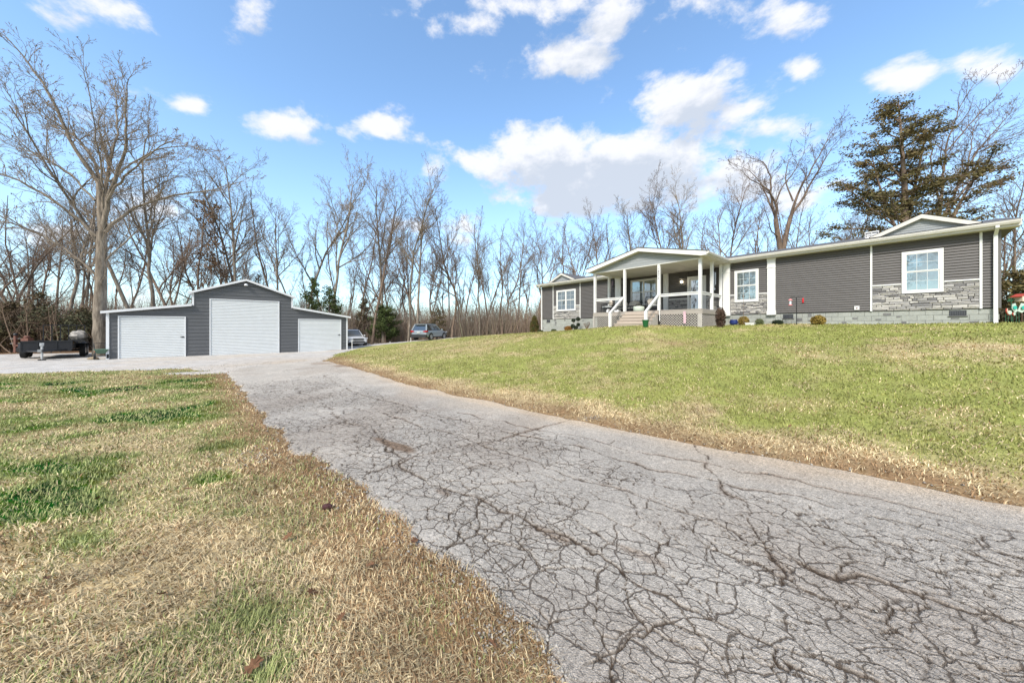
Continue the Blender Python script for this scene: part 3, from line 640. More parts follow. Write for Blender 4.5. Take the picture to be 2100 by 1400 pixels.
# the big oak beside the barn: main limbs as they stand
def oak_skel(base, pxm, ctr, limbs):
    out = []
    for pts, r0, r1, lv, dep in limbs:
        n = len(pts); L = []
        for i, (cx_, cy_) in enumerate(pts):
            L.append(((cx_ - ctr) * pxm, dep * i / (n - 1) if isinstance(dep, (int, float)) else dep[0] + (dep[1] - dep[0]) * i / (n - 1), (base - cy_) * pxm))
        out.append((L, r0, r1, lv))
    return out
k = .01525
L1 = oak_skel(1420, k, 425, [
    ([(425, 1440), (421, 1330), (422, 1200), (430, 1000), (432, 870)], .36, .24, 0, 0), ([(432, 880), (412, 720), (402, 630)], .17, .14, 0, (0, .2)),
    ([(404, 650), (360, 560), (310, 450), (270, 300), (210, 190), (160, 90), (110, 60)], .13, .02, 1, (.2, -1.5)), ([(432, 880), (425, 600), (440, 400), (400, 250), (350, 150)], .15, .02, 1, (0, 1.6)),
    ([(436, 880), (470, 740), (530, 620), (590, 500), (600, 380), (610, 260), (640, 250)], .17, .02, 1, (0, -1.2)), ([(410, 890), (330, 780), (200, 680), (60, 630), (-60, 600)], .11, .018, 1, (0, -2.4)),
    ([(404, 650), (350, 540), (250, 420), (120, 340), (0, 270), (-110, 240)], .11, .015, 1, (.2, 2.2)), ([(448, 870), (500, 770), (620, 710), (720, 670), (830, 640), (930, 590)], .13, .015, 1, (0, 2.0)),
    ([(480, 740), (560, 660), (660, 620), (740, 580), (870, 520), (940, 560)], .09, .012, 1, (-.3, -2.2)), ([(405, 1060), (330, 960), (180, 860), (60, 840), (-80, 760)], .08, .012, 1, (0, -1.8)),
    ([(436, 1010), (500, 900), (590, 780), (700, 800)], .06, .012, 1, (0, 1.5)), ([(425, 1150), (370, 1110), (300, 1040), (180, 960), (20, 900)], .055, .01, 1, (0, 2.2)), ([(428, 1110), (480, 1090), (540, 1010), (560, 930)], .05, .01, 1, (0, -1.6)),
    ([(440, 640), (540, 500), (640, 430), (760, 420), (800, 470)], .07, .012, 1, (.3, 2.6)), ([(420, 560), (330, 380), (300, 250), (290, 180)], .07, .012, 1, (.5, 2.2)), ([(440, 760), (480, 560), (500, 400), (520, 230)], .07, .012, 1, (0, -2.0)),
    ([(400, 730), (280, 600), (140, 520), (0, 480), (-90, 420)], .07, .012, 1, (0, .3))])
x, y = at(206, 21.4)
W = make_bare(3, 0, 0, dict(n=[0, 9, 6, 4, 0], Lref=[1, 5, 1.9, .9, 1], t0=[0, .22, .12, .1, 0], up=[0, .06, .05, .04, .03], ratio=[.3, .21, .46, .5, .5]), leaders=L1)
lv = leaf_quads(np.array(W[1].tips)[np.random.rand(len(W[1].tips)) < .10], .07, np.random.default_rng(5))
M_dead = mat('dead_leaf', (.17, .10, .05), .9, noise=.3, nscale=5)
oak = tree_thing('oak_tree', 'tallest bare oak with pale furrowed trunk, spreading over the left end of the grey barn', W, x, y, leaves=lv, lm=M_dead); oak.scale = (.96, .96, .955)
# the forked tree behind the house
k2 = .0167
L2 = oak_skel(1376, k2, 535, [
    ([(537, 1390), (537, 1100), (535, 950)], .34, .30, 0, 0), ([(533, 960), (515, 860), (505, 780)], .22, .18, 0, 0), ([(508, 800), (490, 700), (440, 640), (330, 600), (260, 560)], .12, .015, 1, (0, -1.5)),
    ([(508, 800), (495, 650), (530, 520), (480, 400), (450, 390)], .14, .018, 1, (0, 1.8)), ([(505, 760), (430, 560), (380, 470), (340, 450)], .09, .012, 1, (0, 1.2)), ([(545, 955), (570, 830), (590, 760)], .19, .16, 0, 0),
    ([(590, 760), (640, 700), (730, 560), (810, 430), (860, 360), (910, 310)], .12, .015, 1, (0, .9)), ([(590, 760), (600, 640), (680, 480), (740, 330)], .12, .015, 1, (0, -1.5)), ([(600, 680), (590, 560), (640, 420), (700, 370)], .08, .012, 1, (0, 2.0)),
    ([(520, 880), (440, 860), (390, 760), (330, 700)], .06, .01, 1, (0, -2)), ([(575, 860), (640, 860), (690, 760)], .05, .01, 1, (0, 1.5)), ([(500, 700), (520, 600), (590, 500), (580, 430)], .07, .01, 1, (0, -1.6))])
x, y = at(1602, 30.5)
W = make_bare(4, 0, 0, dict(n=[0, 8, 6, 4, 0], Lref=[1, 5, 2, .9, 1], t0=[0, .2, .12, .1, 0], ratio=[.3, .25, .46, .5, .5]), leaders=L2)
tree_thing('forked_tree', 'large forked bare tree rising behind the house roof left of the evergreen', W, x, y, M_bark2, M_twig2, z=0)
# the bare tree leaning right behind the evergreen
L3 = oak_skel(1376, .0167, 1400, [
    ([(1400, 1390), (1395, 1000), (1390, 760)], .26, .2, 0, 0), ([(1390, 760), (1400, 400), (1440, 200), (1500, 80)], .13, .015, 1, (0, -1)), ([(1395, 700), (1370, 500), (1400, 320), (1380, 230), (1370, 150)], .10, .012, 1, (0, 1.5)),
    ([(1395, 820), (1450, 720), (1520, 600), (1640, 400), (1780, 250), (1880, 150)], .14, .015, 1, (0, 1)), ([(1440, 740), (1540, 560), (1700, 480), (1860, 400)], .09, .012, 1, (0, -1.5)), ([(1560, 530), (1640, 340), (1700, 200), (1800, 140)], .07, .01, 1, (.3, 2)),
    ([(1400, 420), (1480, 300), (1560, 180), (1620, 90)], .07, .01, 1, (-.3, -2)), ([(1450, 760), (1560, 700), (1700, 640), (1850, 540)], .07, .01, 1, (0, 1.8)), ([(1640, 400), (1740, 360), (1860, 300)], .05, .01, 1, (0, -.5))])
x, y = at(1930, 30.5)
W = make_bare(6, 0, 0, dict(n=[0, 8, 6, 4, 0], Lref=[1, 5, 2, .9, 1], t0=[0, .2, .12, .1, 0], ratio=[.3, .22, .46, .5, .5]), leaders=L3)
tree_thing('leaning_tree', 'tall bare tree behind the evergreen with limbs sweeping to the right edge', W, x, y, M_bark2, M_twig2, z=0)

# shared forms for the rest of the woods
PT = dict(levels=4, n=[11, 7, 5, 3, 0], t0=[.45, .15, .1, .1, 0], ang=[.62, .66, .7, .7, .6], ratio=[.29, .42, .46, .5, .5], up=[.04, .085, .05, .03, .02], wig=[.020, .10, .15, .2, .24], Lref=[1, 4, 1.8, .9, 1])
FORMS = []
def form(seed, H, rt, P, mt=M_bark, mc=M_twig, leaf=0.0, lean=(0, 0)):
    W = make_bare(seed, H, rt, P, lean)
    t = Thing('bare_tree', 'x', 'tree', (0, 0, 0)); link('trunk', W[0].mesh('trunk', mt), t.o); link('crown', W[1].mesh('crown', mc), t.o)
    if leaf:
        tips = np.array(W[1].tips); q = tips[np.random.rand(len(tips)) < leaf]; q = np.repeat(q, 2, 0) + np.random.normal(size=(len(q) * 2, 3)) * .15
        v, f = leaf_quads(q, .12, np.random.default_rng(seed), 0, 1.3); link('dead_leaves', mesh_from('dead_leaves', v, f, M_dead), t.o)
    t.o['form'] = 1; FORMS.append(t.o); return t.o
def pp(**kw):
    d = dict(PT); d.update(kw); return d
f0 = form(11, 20, .19, pp()); f1 = form(12, 20, .185, pp(t0=[.38, .15, .1, .1, 0], ang=[.62, .6, .7, .7, .6], ratio=[.32, .42, .46, .5, .5], wig=[.09, .14, .16, .2, .24]), M_bark, M_twig)
f2 = form(13, 20, .18, pp(t0=[.52, .15, .1, .1, 0], wig=[.05, .13, .16, .2, .24], ang=[.52, .6, .7, .7, .6]), M_bark2, M_twig2); f3 = form(14, 18, .17, pp(t0=[.30, .15, .1, .1, 0], ang=[.70, .7, .7, .7, .6], ratio=[.36, .42, .46, .5, .5], wig=[.11, .16, .18, .2, .24]), M_bark2, M_twig2)
f4 = form(15, 16, .13, pp(n=[9, 6, 5, 4, 0], t0=[.3, .15, .1, .1, 0], ratio=[.20, .42, .46, .5, .5], wig=[.06, .14, .16, .2, .24]), M_bark2, M_twig2, leaf=.5)
f5 = form(16, 17, .145, pp(n=[10, 7, 5, 4, 0], wig=[.10, .14, .18, .2, .24], ratio=[.24, .42, .46, .5, .5]), M_bark, M_twig, lean=(.12, 0))
f6 = form(17, 15, .12, pp(n=[8, 6, 5, 3, 0], wig=[.07, .14, .18, .2, .24], ratio=[.2, .42, .46, .5, .5], t0=[.4, .15, .1, .1, 0]), M_bark2, M_twig2)
Hs = {id(f0): 20, id(f1): 20, id(f2): 20, id(f3): 18, id(f4): 16, id(f5): 17, id(f6): 15}
used = set()
def top_of(o): return max(max(v.co.z for v in c.data.vertices) for c in o.children)
for _f in FORMS: Hs[id(_f)] = top_of(_f)
def tr(f, px, D, top, rz, label, group=None, tilt=0, name='bare_tree'):
    """stand a tree of form f at distance D so that its top reaches the height it has"""
    x, y = at(px, D); z = g1(x, y); H = (671 - top) / 680 * D - z; s = H / (Hs[id(f)] * .94)
    if id(f) not in used:
        used.add(id(f)); c = f; c.location = (x, y, z); c.rotation_euler = (0, tilt, rz); c.scale = (s * 1.0, s * 1.0, s); c['label'] = label
        if group: c['group'] = group
    else: c = place(f, x, y, rz, s, label, group, tilt=tilt)
    c.name = name; return c
tr(f1, 122, 27, 300, .3, 'bare tree with dark trunk standing behind the black trailer', tilt=.04)
tr(f5, 286, 27, 250, 2.8, 'slender pale bare tree leaning left just right of the tallest oak', tilt=-.02)
tr(f1, 322, 29, 262, 4.1, 'wide-crowned bare tree above the left roof of the barn', tilt=.05)
tr(f3, 348, 32, 380, 1.0, 'crooked bare tree just above the left wing of the barn')
tr(f4, 420, 33, 400, 0.5, 'small tree still holding brown leaves left of the barn peak', tilt=.02)
tr(f4, 455, 35, 425, 2.5, 'second leaf-holding small tree, right of the first above the barn roof')
tr(f0, 486, 34, 298, 1.2, 'straight slim bare tree directly behind the barn peak')
tr(f2, 502, 35, 325, 3.3, 'bare tree leaning right from behind the barn peak', tilt=.07)
tr(f6, 560, 37, 400, .2, 'thin bare tree over the right slope of the barn gable')
tr(f5, 618, 36, 360, 5.1, 'bent bare tree over the right wing of the barn', tilt=-.05)
tr(f1, 668, 35, 303, 5.7, 'stout bare tree with wide arms between barn and dark cedar')
tr(f2, 762, 38, 348, .9, 'tall bare tree behind the round cedar bush')
tr(f0, 786, 39, 350, 2.2, 'twin-stemmed bare tree right of the round cedar bush', tilt=.03)
tr(f5, 838, 37, 380, 3.9, 'bare tree leaning left over the blue SUV', tilt=-.10)
tr(f0, 856, 39, 368, 4.4, 'slender upright bare tree behind the rear of the blue SUV')
tr(f3, 926, 38, 412, 2.0, 'gnarled bare tree just right of the blue SUV')
tr(f1, 984, 40, 448, 3.5, 'spreading bare tree on the rise midway between blue SUV and house', tilt=.04)
tr(f6, 1022, 42, 470, .9, 'thin bare tree midway between blue SUV and house')
tr(f3, 1112, 41, 462, 4.6, 'crooked dark bare tree at the left corner of the house')
tr(f3, 1205, 38, 418, 5.6, 'dark bare tree leaning left over the left gable of the house', tilt=-.12)
tr(f2, 1222, 44, 410, 1.6, 'upright bare tree between left gable and porch roof')
tr(f0, 1300, 46, 405, .7, 'bare tree rising over the peak of the porch roof')
tr(f2, 1386, 42, 352, 2.9, 'dense bare tree left of centre above the porch roof')
tr(f1, 1412, 42, 338, .1, 'tall many-limbed bare tree above the right side of the porch roof')
tr(f2, 1488, 44, 372, 4.9, 'bare tree where the porch roof meets the main roof')
tr(f6, 1548, 36, 430, 3.0, 'thin bare tree just left of the big forked tree')
tr(f3, 1700, 40, 430, 2.4, 'low bare tree between forked tree and evergreen')
tr(f6, 1640, 42, 400, 5.0, 'thin bare tree just right of the big forked tree')
tr(f2, 2092, 20, 330, 3.9, 'dark twisted bare tree at the far right edge beyond the house')
tr(f3, 2130, 26, 360, 1.9, 'bare tree partly cut off by the right edge of the view')
tr(f6, 2030, 34, 420, .4, 'thin bare tree behind the right end of the roof')
tr(f3, 28, 30, 390, 1.3, 'bare tree at the far left edge behind the thicket')
tr(f2, 62, 34, 420, 2.0, 'upright bare tree at far left between thicket and oak')
tr(f0, 175, 35, 380, 5.5, 'tall bare tree just behind the tallest oak', tilt=.03)
rg = random.Random(5)
for grp, lab, lo, hi, n, D0, D1, t0_, t1_ in [('bare trees deep in the woods behind the barn', 'thin bare tree deep in the woods behind the barn', 0, 700, 26, 36, 56, 400, 520), ('bare trees deep in the woods behind the parked cars', 'thin bare tree deep in the woods behind the parked cars', 700, 1100, 26, 42, 60, 430, 545),
                                             ('bare trees deep in the woods behind the house', 'thin bare tree deep in the woods behind the house', 1100, 2090, 26, 44, 60, 405, 480)]:
    for i in range(n):
        tr(rg.choice([f0, f2, f6, f6, f5, f3]), lo + (hi - lo) * (i + rg.random()) / n, rg.uniform(D0, D1), rg.uniform(t0_, t1_), rg.uniform(0, 6.28), lab, grp, rg.uniform(-.05, .05))
# trees across the road, seen mirrored in the windows
for i, (x, y) in enumerate([(-46, -12), (-40, -18), (-34, -25), (-52, -4), (-30, -34), (-22, -38), (-44, -30), (-56, -18)]):
    place([f0, f1, f3, f2][i % 4], x, y, i * 1.3, 1.0, 'bare tree across the road mirrored in the house windows', 'bare trees across the road')

# ------------------------------------------------------------ thickets and far woods (one mass each)
def low_tree(seed, H, n1, n2, n3, spread, rt, stems=1):
    rng = np.random.default_rng(seed); w = Wood()
    for s_ in range(stems):
        d = np.array([rng.normal() * .25, rng.normal() * .25, 1.]) if stems > 1 else np.array([rng.normal() * .12, rng.normal() * .12, 1.]); d /= np.linalg.norm(d)
        p = np.array([rng.normal() * .3, rng.normal() * .3, 0.]) if stems > 1 else np.zeros(3); P = [p]
        for i in range(6): d = d + rng.normal(size=3) * .08; d /= np.linalg.norm(d); P.append(P[-1] + d * H / 6 * rng.uniform(.9, 1.1))
        P = np.array(P); w.tube(P, rt * np.linspace(1, .2, 7), 4)
        for i in range(n1):
            t = rng.uniform(.22, .98); q = np.array([np.interp(t, np.linspace(0, 1, 7), P[:, k]) for k in range(3)]); L = H * spread * (1.15 - t) * rng.uniform(.6, 1.3)
            dd = rng.normal(size=3); dd[2] = abs(dd[2]) * .8 + .35; dd /= np.linalg.norm(dd); B = np.array([q, q + dd * L * .5 + rng.normal(size=3) * .06 * L, q + dd * L + np.array([0, 0, .12 * L])]); w.tube(B, np.array([.3, .2, .1]) * rt * 1.2, 3)
            for j in range(n2):
                u = rng.uniform(.25, 1); q2 = B[0] * (1 - u) + B[2] * u; d2 = dd + rng.normal(size=3) * .6; d2 /= np.linalg.norm(d2); L2 = L * .45 * rng.uniform(.5, 1.2)
                w.tube(np.array([q2, q2 + d2 * L2 * .5 + rng.normal(size=3) * .04, q2 + d2 * L2]), np.array([.13, .1, .06]) * rt, 3)
    return np.vstack(w.V), np.vstack(w.F)
def mass(name, temps, spots, m, label, cat, zsink=.1):
    Vs = []; Fs = []; b = 0; rng = np.random.default_rng(3)
    X = np.array([s[0] for s in spots]); Y = np.array([s[1] for s in spots]); Z = gz(X, Y)
    for i, sp in enumerate(spots):
        V, F = temps[i % len(temps)]; a = rng.uniform(0, 6.28); s = sp[2]; c, q = math.cos(a), math.sin(a)
        Vs.append(np.stack([(V[:, 0] * c - V[:, 1] * q) * s + X[i], (V[:, 0] * q + V[:, 1] * c) * s + Y[i], V[:, 2] * s + Z[i] - zsink], -1)); Fs.append(F + b); b += len(V)
    return stuff(name, mesh_from(name, np.vstack(Vs), np.vstack(Fs), m, True), label, cat)
M_brush = mat('brush_stems', (.20, .145, .105), .95, spec=.1, noise=.35, nscale=.6); M_brush2 = mat('brush_stems_tan', (.235, .165, .12), .95, spec=.1, noise=.35, nscale=.6); M_far = mat('far_wood', (.19, .15, .12), .95, spec=.1, noise=.3, nscale=.2)
rg = np.random.default_rng(8)
T1 = [low_tree(s, 4.2, 7, 7, 0, .42, .045, 3) for s in (1, 2, 3, 4)]
sp = []
for i in range(54):
    px = rg.uniform(-120, 235); D = rg.uniform(23.5, 32) if px < 190 else rg.uniform(27, 33); sp.append((*at(px, D), rg.uniform(.7, 1.25)))
mass('left_thicket', T1, sp, M_brush, 'dense leafless thicket along the wood edge behind the trailer', 'thicket')
def ribbons(zones, per, m, name, label, cat):
    """masses of thin crooked stems and side twigs, each a narrow two-piece blade"""
    rng = np.random.default_rng(21); VV = []; FF = []; CC = []; base = 0
    for (p0, p1, D0, D1, n, h0, h1) in zones:
        px = rng.uniform(p0, p1, n); D = rng.uniform(D0, D1, n); x = (px - 1050) / 680 * D; y = D; z = gz(x, y) - .05; H = rng.uniform(h0, h1, n) * (.6 + .8 * fbm(x * .5, y * .5, 101, 3))
        a = rng.uniform(0, 6.28, n); lean = rng.normal(size=n) * .36; top = np.stack([x + np.cos(a) * lean * H, y + np.sin(a) * lean * H, z + H], -1); b = np.stack([x, y, z], -1); w = rng.uniform(.010, .026, n) * (H / 3) ** .5
        S = [(b, top, w)]; 
        for k_ in range(per):
            t = rng.uniform(.15, .95, (n, 1)); q = b + (top - b) * t; d = rng.normal(size=(n, 3)); d[:, 2] = np.abs(d[:, 2]) * .9 + .25; d /= np.linalg.norm(d, axis=1, keepdims=True); S.append((q, q + d * (H[:, None] * rng.uniform(.12, .38, (n, 1)) * (1.2 - t)), w * .5))
        for b_, t_, w_ in S:
            mid = (b_ + t_) / 2 + rng.normal(size=b_.shape) * np.linalg.norm(t_ - b_, axis=1, keepdims=True) * .06; sa = rng.uniform(0, 6.28, n); sd_ = np.stack([np.cos(sa), np.sin(sa), rng.normal(size=n) * .3], -1) * w_[:, None]
            P = np.stack([b_ - sd_, b_ + sd_, mid + sd_ * .7, mid - sd_ * .7, t_], 1); VV.append(P.reshape(-1, 3)); FF.append((np.arange(n)[:, None, None] * 5 + np.array([(0, 1, 2), (0, 2, 3), (3, 2, 4)])[None] + base).reshape(-1, 3)); base += n * 5
            v = rng.uniform(.6, 1.25, (n, 1)); CC.append(np.repeat(np.array([.27, .215, .165]) * v * (1 + rng.normal(size=(n, 3)) * .05), 5, 0))
    return stuff(name, mesh_from(name, np.vstack(VV), np.vstack(FF), m, False, np.vstack(CC)), label, cat)
M_rib = mat('brush_ribbons', attr='Col', rough=.95, spec=.05)
ribbons([(690, 1125, 40, 52, 5600, 2.2, 5.0), (690, 1125, 52, 64, 2500, 3, 6.5), (215, 720, 37, 50, 4800, 3.0, 6.5), (-150, 235, 27, 40, 3200, 2, 5.5), (1110, 1260, 44, 56, 900, 3, 6), (2055, 2230, 17, 40, 900, 1.2, 4.5)], 5, M_rib, 'woods_undergrowth', 'tan leafless undergrowth filling the woods behind barn, cars and house', 'undergrowth')
T2 = [low_tree(s, 17, 16, 6, 0, .17, .14, 1) for s in (5, 6, 7, 8)]
sp = []
for i in range(130):
    t = rg.uniform(-1.12, 1.12); D = rg.uniform(56, 88); sp.append((D * math.sin(t), D * math.cos(t), rg.uniform(.6, .95)))
for i in range(34):
    t = rg.choice([-1, 1]) * rg.uniform(1.12, 1.9); D = rg.uniform(50, 75); sp.append((D * math.sin(t), D * math.cos(t), rg.uniform(.6, .95)))
for i in range(34):
    t = rg.uniform(R(195), R(290)); D = rg.uniform(55, 75); sp.append((D * math.sin(t), D * math.cos(t), rg.uniform(.6, 1.0)))
mass('far_woods', T2, sp, M_far, 'distant bare woods forming a brown mass beyond the nearer trees', 'woods')
# olive leaves lingering in the left thicket, brown leaves on the wood floor
def leaf_mass(name, spots, n, rad, size, m, label, cat):
    rng = np.random.default_rng(17); C = []
    for (x, y, z, rx, rz_) in spots:
        u = rng.normal(size=(n, 3)); u /= np.linalg.norm(u, axis=1, keepdims=True); u *= rng.uniform(0, 1, (n, 1)) ** .45; C.append(u * np.array([rx, rx, rz_]) + np.array([x, y, z]))
    v, f = leaf_quads(np.vstack(C), size, rng, .3, 1.2); return stuff(name, mesh_from(name, v, f, m), label, cat)
sp = []
for i in range(46):
    px = rg.uniform(-120, 215); D = rg.uniform(23.5, 31); x, y = at(px, D); sp.append((x, y, g1(x, y) + rg.uniform(.4, 3.2), rg.uniform(.6, 1.3), rg.uniform(.5, 1.0)))
leaf_mass('thicket_leaves', sp, 260, 1, .085, mat('olive_leaf', (.075, .075, .035), .85, noise=.35, nscale=2), 'sparse olive leaves hanging in the thicket behind the trailer', 'foliage')

# ------------------------------------------------------------ evergreens
def needle_mat(name, c, c2): return mat(name, c, .85, spec=.15, noise=.35, nscale=1.4, color2=c2, rand=.1)
M_cedar = needle_mat('cedar_foliage', (.115, .105, .045), (.155, .12, .055)); M_green = needle_mat('juniper_foliage', (.062, .085, .028), (.085, .108, .038)); M_olive = needle_mat('olive_foliage', (.085, .075, .035), (.12, .085, .05))
def big_cedar():
    rng = np.random.default_rng(2); W = (Wood(), Wood()); m = .0141  # metres per unit of the sketch
    T = np.array([[0, 0, 0], [.1, 0, 3], [0, .1, 6], [-.1, 0, 9.5], [-.3, 0, 12.5], [-.55, 0, 15.6]]); rad = np.array([.34, .29, .23, .16, .09, .03]); W[0].tube(T, rad, 10)
    outline = [(2.6, 3.2, 3.4), (4.2, 6.3, 5.4), (5.5, 5.8, 5.2), (7, 5.2, 4.6), (8.5, 4.9, 4.2), (10, 4.3, 2.9), (11.5, 3.0, 2.6), (13, 2.4, 2.0), (14.5, 1.5, 1.3), (15.6, .6, .5)]
    oz = [o[0] for o in outline]; ol = [o[1] for o in outline]; orr = [o[2] for o in outline]; C = []
    T2 = np.array([[.1, 0, 1.0], [.9, -.2, 3.5], [2.2, -.3, 6.0], [3.6, -.2, 8.4], [5.0, 0, 10.4], [6.0, 0, 11.6]]); W[0].tube(T2, np.array([.2, .17, .13, .09, .05, .02]), 8)
    T3 = np.array([[.1, 0, 6.0], [.7, .3, 8.5], [1.3, .3, 11], [1.7, .3, 13.0], [1.95, .3, 14.6]]); W[0].tube(T3, np.array([.12, .10, .07, .04, .015]), 7)
    T4 = np.array([[0, 0, 5.5], [-1.0, .3, 8.0], [-1.7, .3, 10.2], [-2.1, .3, 11.8]]); W[0].tube(T4, np.array([.10, .08, .05, .02]), 7)
    jobs = []
    for i in range(74):
        z = 2.6 + 12.9 * (i + rng.random()) / 74; a = rng.uniform(0, 2 * np.pi); jobs.append((T, z, a, (np.interp(z, oz, ol) if math.cos(a) < 0 else np.interp(z, oz, orr) * .85) * rng.uniform(.5, 1.1)))
    for Tq, z0_, z1_, n_, l0, l1 in ((T2, 3.2, 11.5, 36, 2.9, 1.0), (T3, 8.5, 14.5, 16, 1.7, .5), (T4, 7.5, 11.7, 14, 2.0, .7)):
        for i in range(n_):
            z = z0_ + (z1_ - z0_) * (i + rng.random()) / n_; jobs.append((Tq, z, rng.uniform(0, 2 * np.pi), (l0 + (l1 - l0) * (z - z0_) / (z1_ - z0_)) * rng.uniform(.6, 1.1)))
    for Tq, z, a, Lh in jobs:
        cx_ = math.cos(a)
        p = np.array([np.interp(z, Tq[:, 2], Tq[:, 0]), np.interp(z, Tq[:, 2], Tq[:, 1]), z - .2]); d = np.array([cx_, math.sin(a), rng.uniform(.1, .75)]); P = [p]
        for s in range(6):
            d = d + rng.normal(size=3) * .12 + np.array([0, 0, .02]); d /= np.linalg.norm(d); P.append(P[-1] + d * Lh / 6)
        P = np.array(P); W[0].tube(P, np.linspace(.05, .010, 7) * (1 + Lh * .06), 5)
        for j in range(int(6 + Lh * 2.7)):
            t = rng.uniform(.30, 1.0); q = np.array([np.interp(t, np.linspace(0, 1, 7), P[:, k]) for k in range(3)]); dd = d + rng.normal(size=3) * .7; dd[2] = dd[2] * .35 + .06; dd /= np.linalg.norm(dd); L2 = rng.uniform(.3, .95)
            e = q + dd * L2; W[1].tube(np.array([q, (q + e) / 2 + rng.normal(size=3) * .04, e]), np.array([.02, .014, .008]), 3)
            n = int(14 + 22 * L2); u = rng.uniform(.1, 1.15, (n, 1)); C.append(q + dd * L2 * u + rng.normal(size=(n, 3)) * np.array([.17, .17, .075]))
    C = np.vstack(C); v, f = leaf_quads(C, .085, rng, .35, .9)
    x, y = at(1858, 24.5); t = Thing('evergreen_tree', 'huge ragged brown-green evergreen towering behind the right end of the house', 'tree', (x, y, 0)); link('trunk', W[0].mesh('trunk', M_bark2), t.o)
    c = link('crown', mesh_from('crown', v, f, M_cedar), t.o); link('twigs', W[1].mesh('twigs', M_twig2), t.o); t.o.scale = (1.03, 1.03, 1.08); return t
big_cedar()
def conifer(name, label, px, D, top, wid, m, seed, n=5200, size=.11, gap=.35, cat='tree', shape=.8, mt=None):
    rng = np.random.default_rng(seed); x, y = at(px, D); z = g1(x, y); H = (671 - top) / 680 * D - z; w = Wood(); w.tube(np.array([[0, 0, -.1], [0, 0, H * .5], [0, 0, H * .96]]), np.array([.12, .07, .02]) * H / 5, 6)
    C = []; tw = Wood()
    for i in range(60):
        zz = H * (.06 + .92 * (i + rng.random()) / 60); a = rng.uniform(0, 6.28); Lr = wid * (1 - (zz / H)) ** shape * rng.uniform(.6, 1.1) + .12; d = np.array([math.cos(a), math.sin(a), rng.uniform(.1, .5)]); p = np.array([0, 0, zz]); tw.tube(np.array([p, p + d * Lr]), np.array([.02, .008]), 3)
        k_ = max(12, int(n / 60 * (Lr / wid + .25))); u = rng.uniform(.15, 1.05, (k_, 1)) ** .7; C.append(p + d * Lr * u + rng.normal(size=(k_, 3)) * np.array([.13, .13, .10]) * (1 + wid * .35) * gap * 2)
    v, f = leaf_quads(np.vstack(C), size, rng, .2, .9); t = Thing(name, label, cat, (x, y, z)); link('trunk', w.mesh('trunk', mt or M_bark2), t.o); link('branches', tw.mesh('branches', mt or M_bark2), t.o); link('crown', mesh_from('crown', v, f, m), t.o); return t
conifer('cedar_tree', 'narrow dark green cedar peeking over the right wing of the barn', 640, 33, 568, 1.5, M_green, 1)
conifer('cedar_tree', 'broader dark green cedar close right of the narrow one behind the barn', 676, 34, 590, 1.7, M_green, 2, shape=.6)
conifer('cedar_tree', 'round dark green cedar bush beside the white SUV', 790, 39, 628, 2.1, M_green, 3, n=9000, shape=.45)
conifer('cedar_tree', 'thin brownish cedar just left of the round green cedar bush', 746, 42, 612, 1.5, M_olive, 4, n=3600, shape=.6)
conifer('pine_tree', 'small sparse pine behind the blue SUV', 896, 38, 634, 1.5, M_olive, 5, n=1800, gap=.3, shape=.6)
conifer('cedar_tree', 'small dark evergreen low in the woods right of the barn peak', 530, 40, 560, 1.6, M_olive, 6, n=3000)
conifer('cedar_tree', 'olive evergreen in the thicket above the left end of the trailer', 78, 26, 600, 2.2, M_olive, 7, n=3600)
conifer('cedar_tree', 'olive evergreen in the thicket left of the trailer', 22, 25, 620, 2.0, M_olive, 8, n=3200)
conifer('cedar_tree', 'dark evergreen thicket growth between oak and trailer load', 168, 27, 632, 1.8, M_olive, 9, n=3000)
conifer('evergreen_tree', 'dark evergreen bough mass beyond the right end of the house', 2082, 17, 560, 1.7, M_cedar, 10, n=3200, shape=.4)
# ------------------------------------------------------------ house
U2 = (.6534, -.757)
FH = Matrix.Translation((2.57, 28.2, 0)) @ Matrix.Rotation(math.atan2(U2[1], U2[0]), 4, 'Z')
def hxy(s, y): v = FH @ Vector((s, y, 0)); return v.x, v.y
def hz(s, y): return g1(*hxy(s, y))
M_siding = mat('vinyl_siding', (.112, .105, .102), .55, spec=.35, noise=.06, nscale=3, rand=.035)
M_white = mat('white_trim', (.74, .74, .73), .45, noise=.05, nscale=4); M_cream = mat('cream_fascia', (.62, .60, .56), .5, noise=.08, nscale=5); M_soffit = mat('soffit_vinyl', (.60, .57, .51), .6, noise=.05, nscale=3)
M_glass = glass_mat('window_glass', (.10, .125, .13), .26); M_dark = mat('deck_shade', (.02, .018, .016), .9); M_black = mat('black_metal', (.018, .018, .02), .45); M_shingle = mat('roof_shingle', (.10, .10, .105), .9, noise=.35, nscale=18, bump=.6, bscale=30)
M_shake = mat('grey_shake', (.30, .32, .33), .7, noise=.18, nscale=20, stretch=(6, 1, .5)); M_block = mat('painted_block', (.34, .355, .33), .9, noise=.16, nscale=7, bump=.5, bscale=60, rand=.07); M_blockd = mat('bare_block', (.165, .165, .165), .95, noise=.2, nscale=9, bump=.6, bscale=60, rand=.15)
M_mortar = mat('mortar', (.25, .255, .235), .95, noise=.1, nscale=9)
M_stones = [mat('ledge_stone_pale', (.50, .48, .45), .85, noise=.28, nscale=7, stretch=(1, 1, 3), bump=.8, bscale=22, rand=.14), mat('ledge_stone_grey', (.33, .32, .315), .85, noise=.28, nscale=7, stretch=(1, 1, 3), bump=.8, bscale=22, rand=.16), mat('ledge_stone_dark', (.20, .195, .20), .85, noise=.28, nscale=7, stretch=(1, 1, 3), bump=.8, bscale=22, rand=.16)]
M_stonejoint = mat('stone_joint', (.055, .05, .048), .95)
H_ = Thing('house', 'long grey-sided one-storey house with stone panels and white trim at the top of the lawn', 'house', (0, 0, -.45), FH)
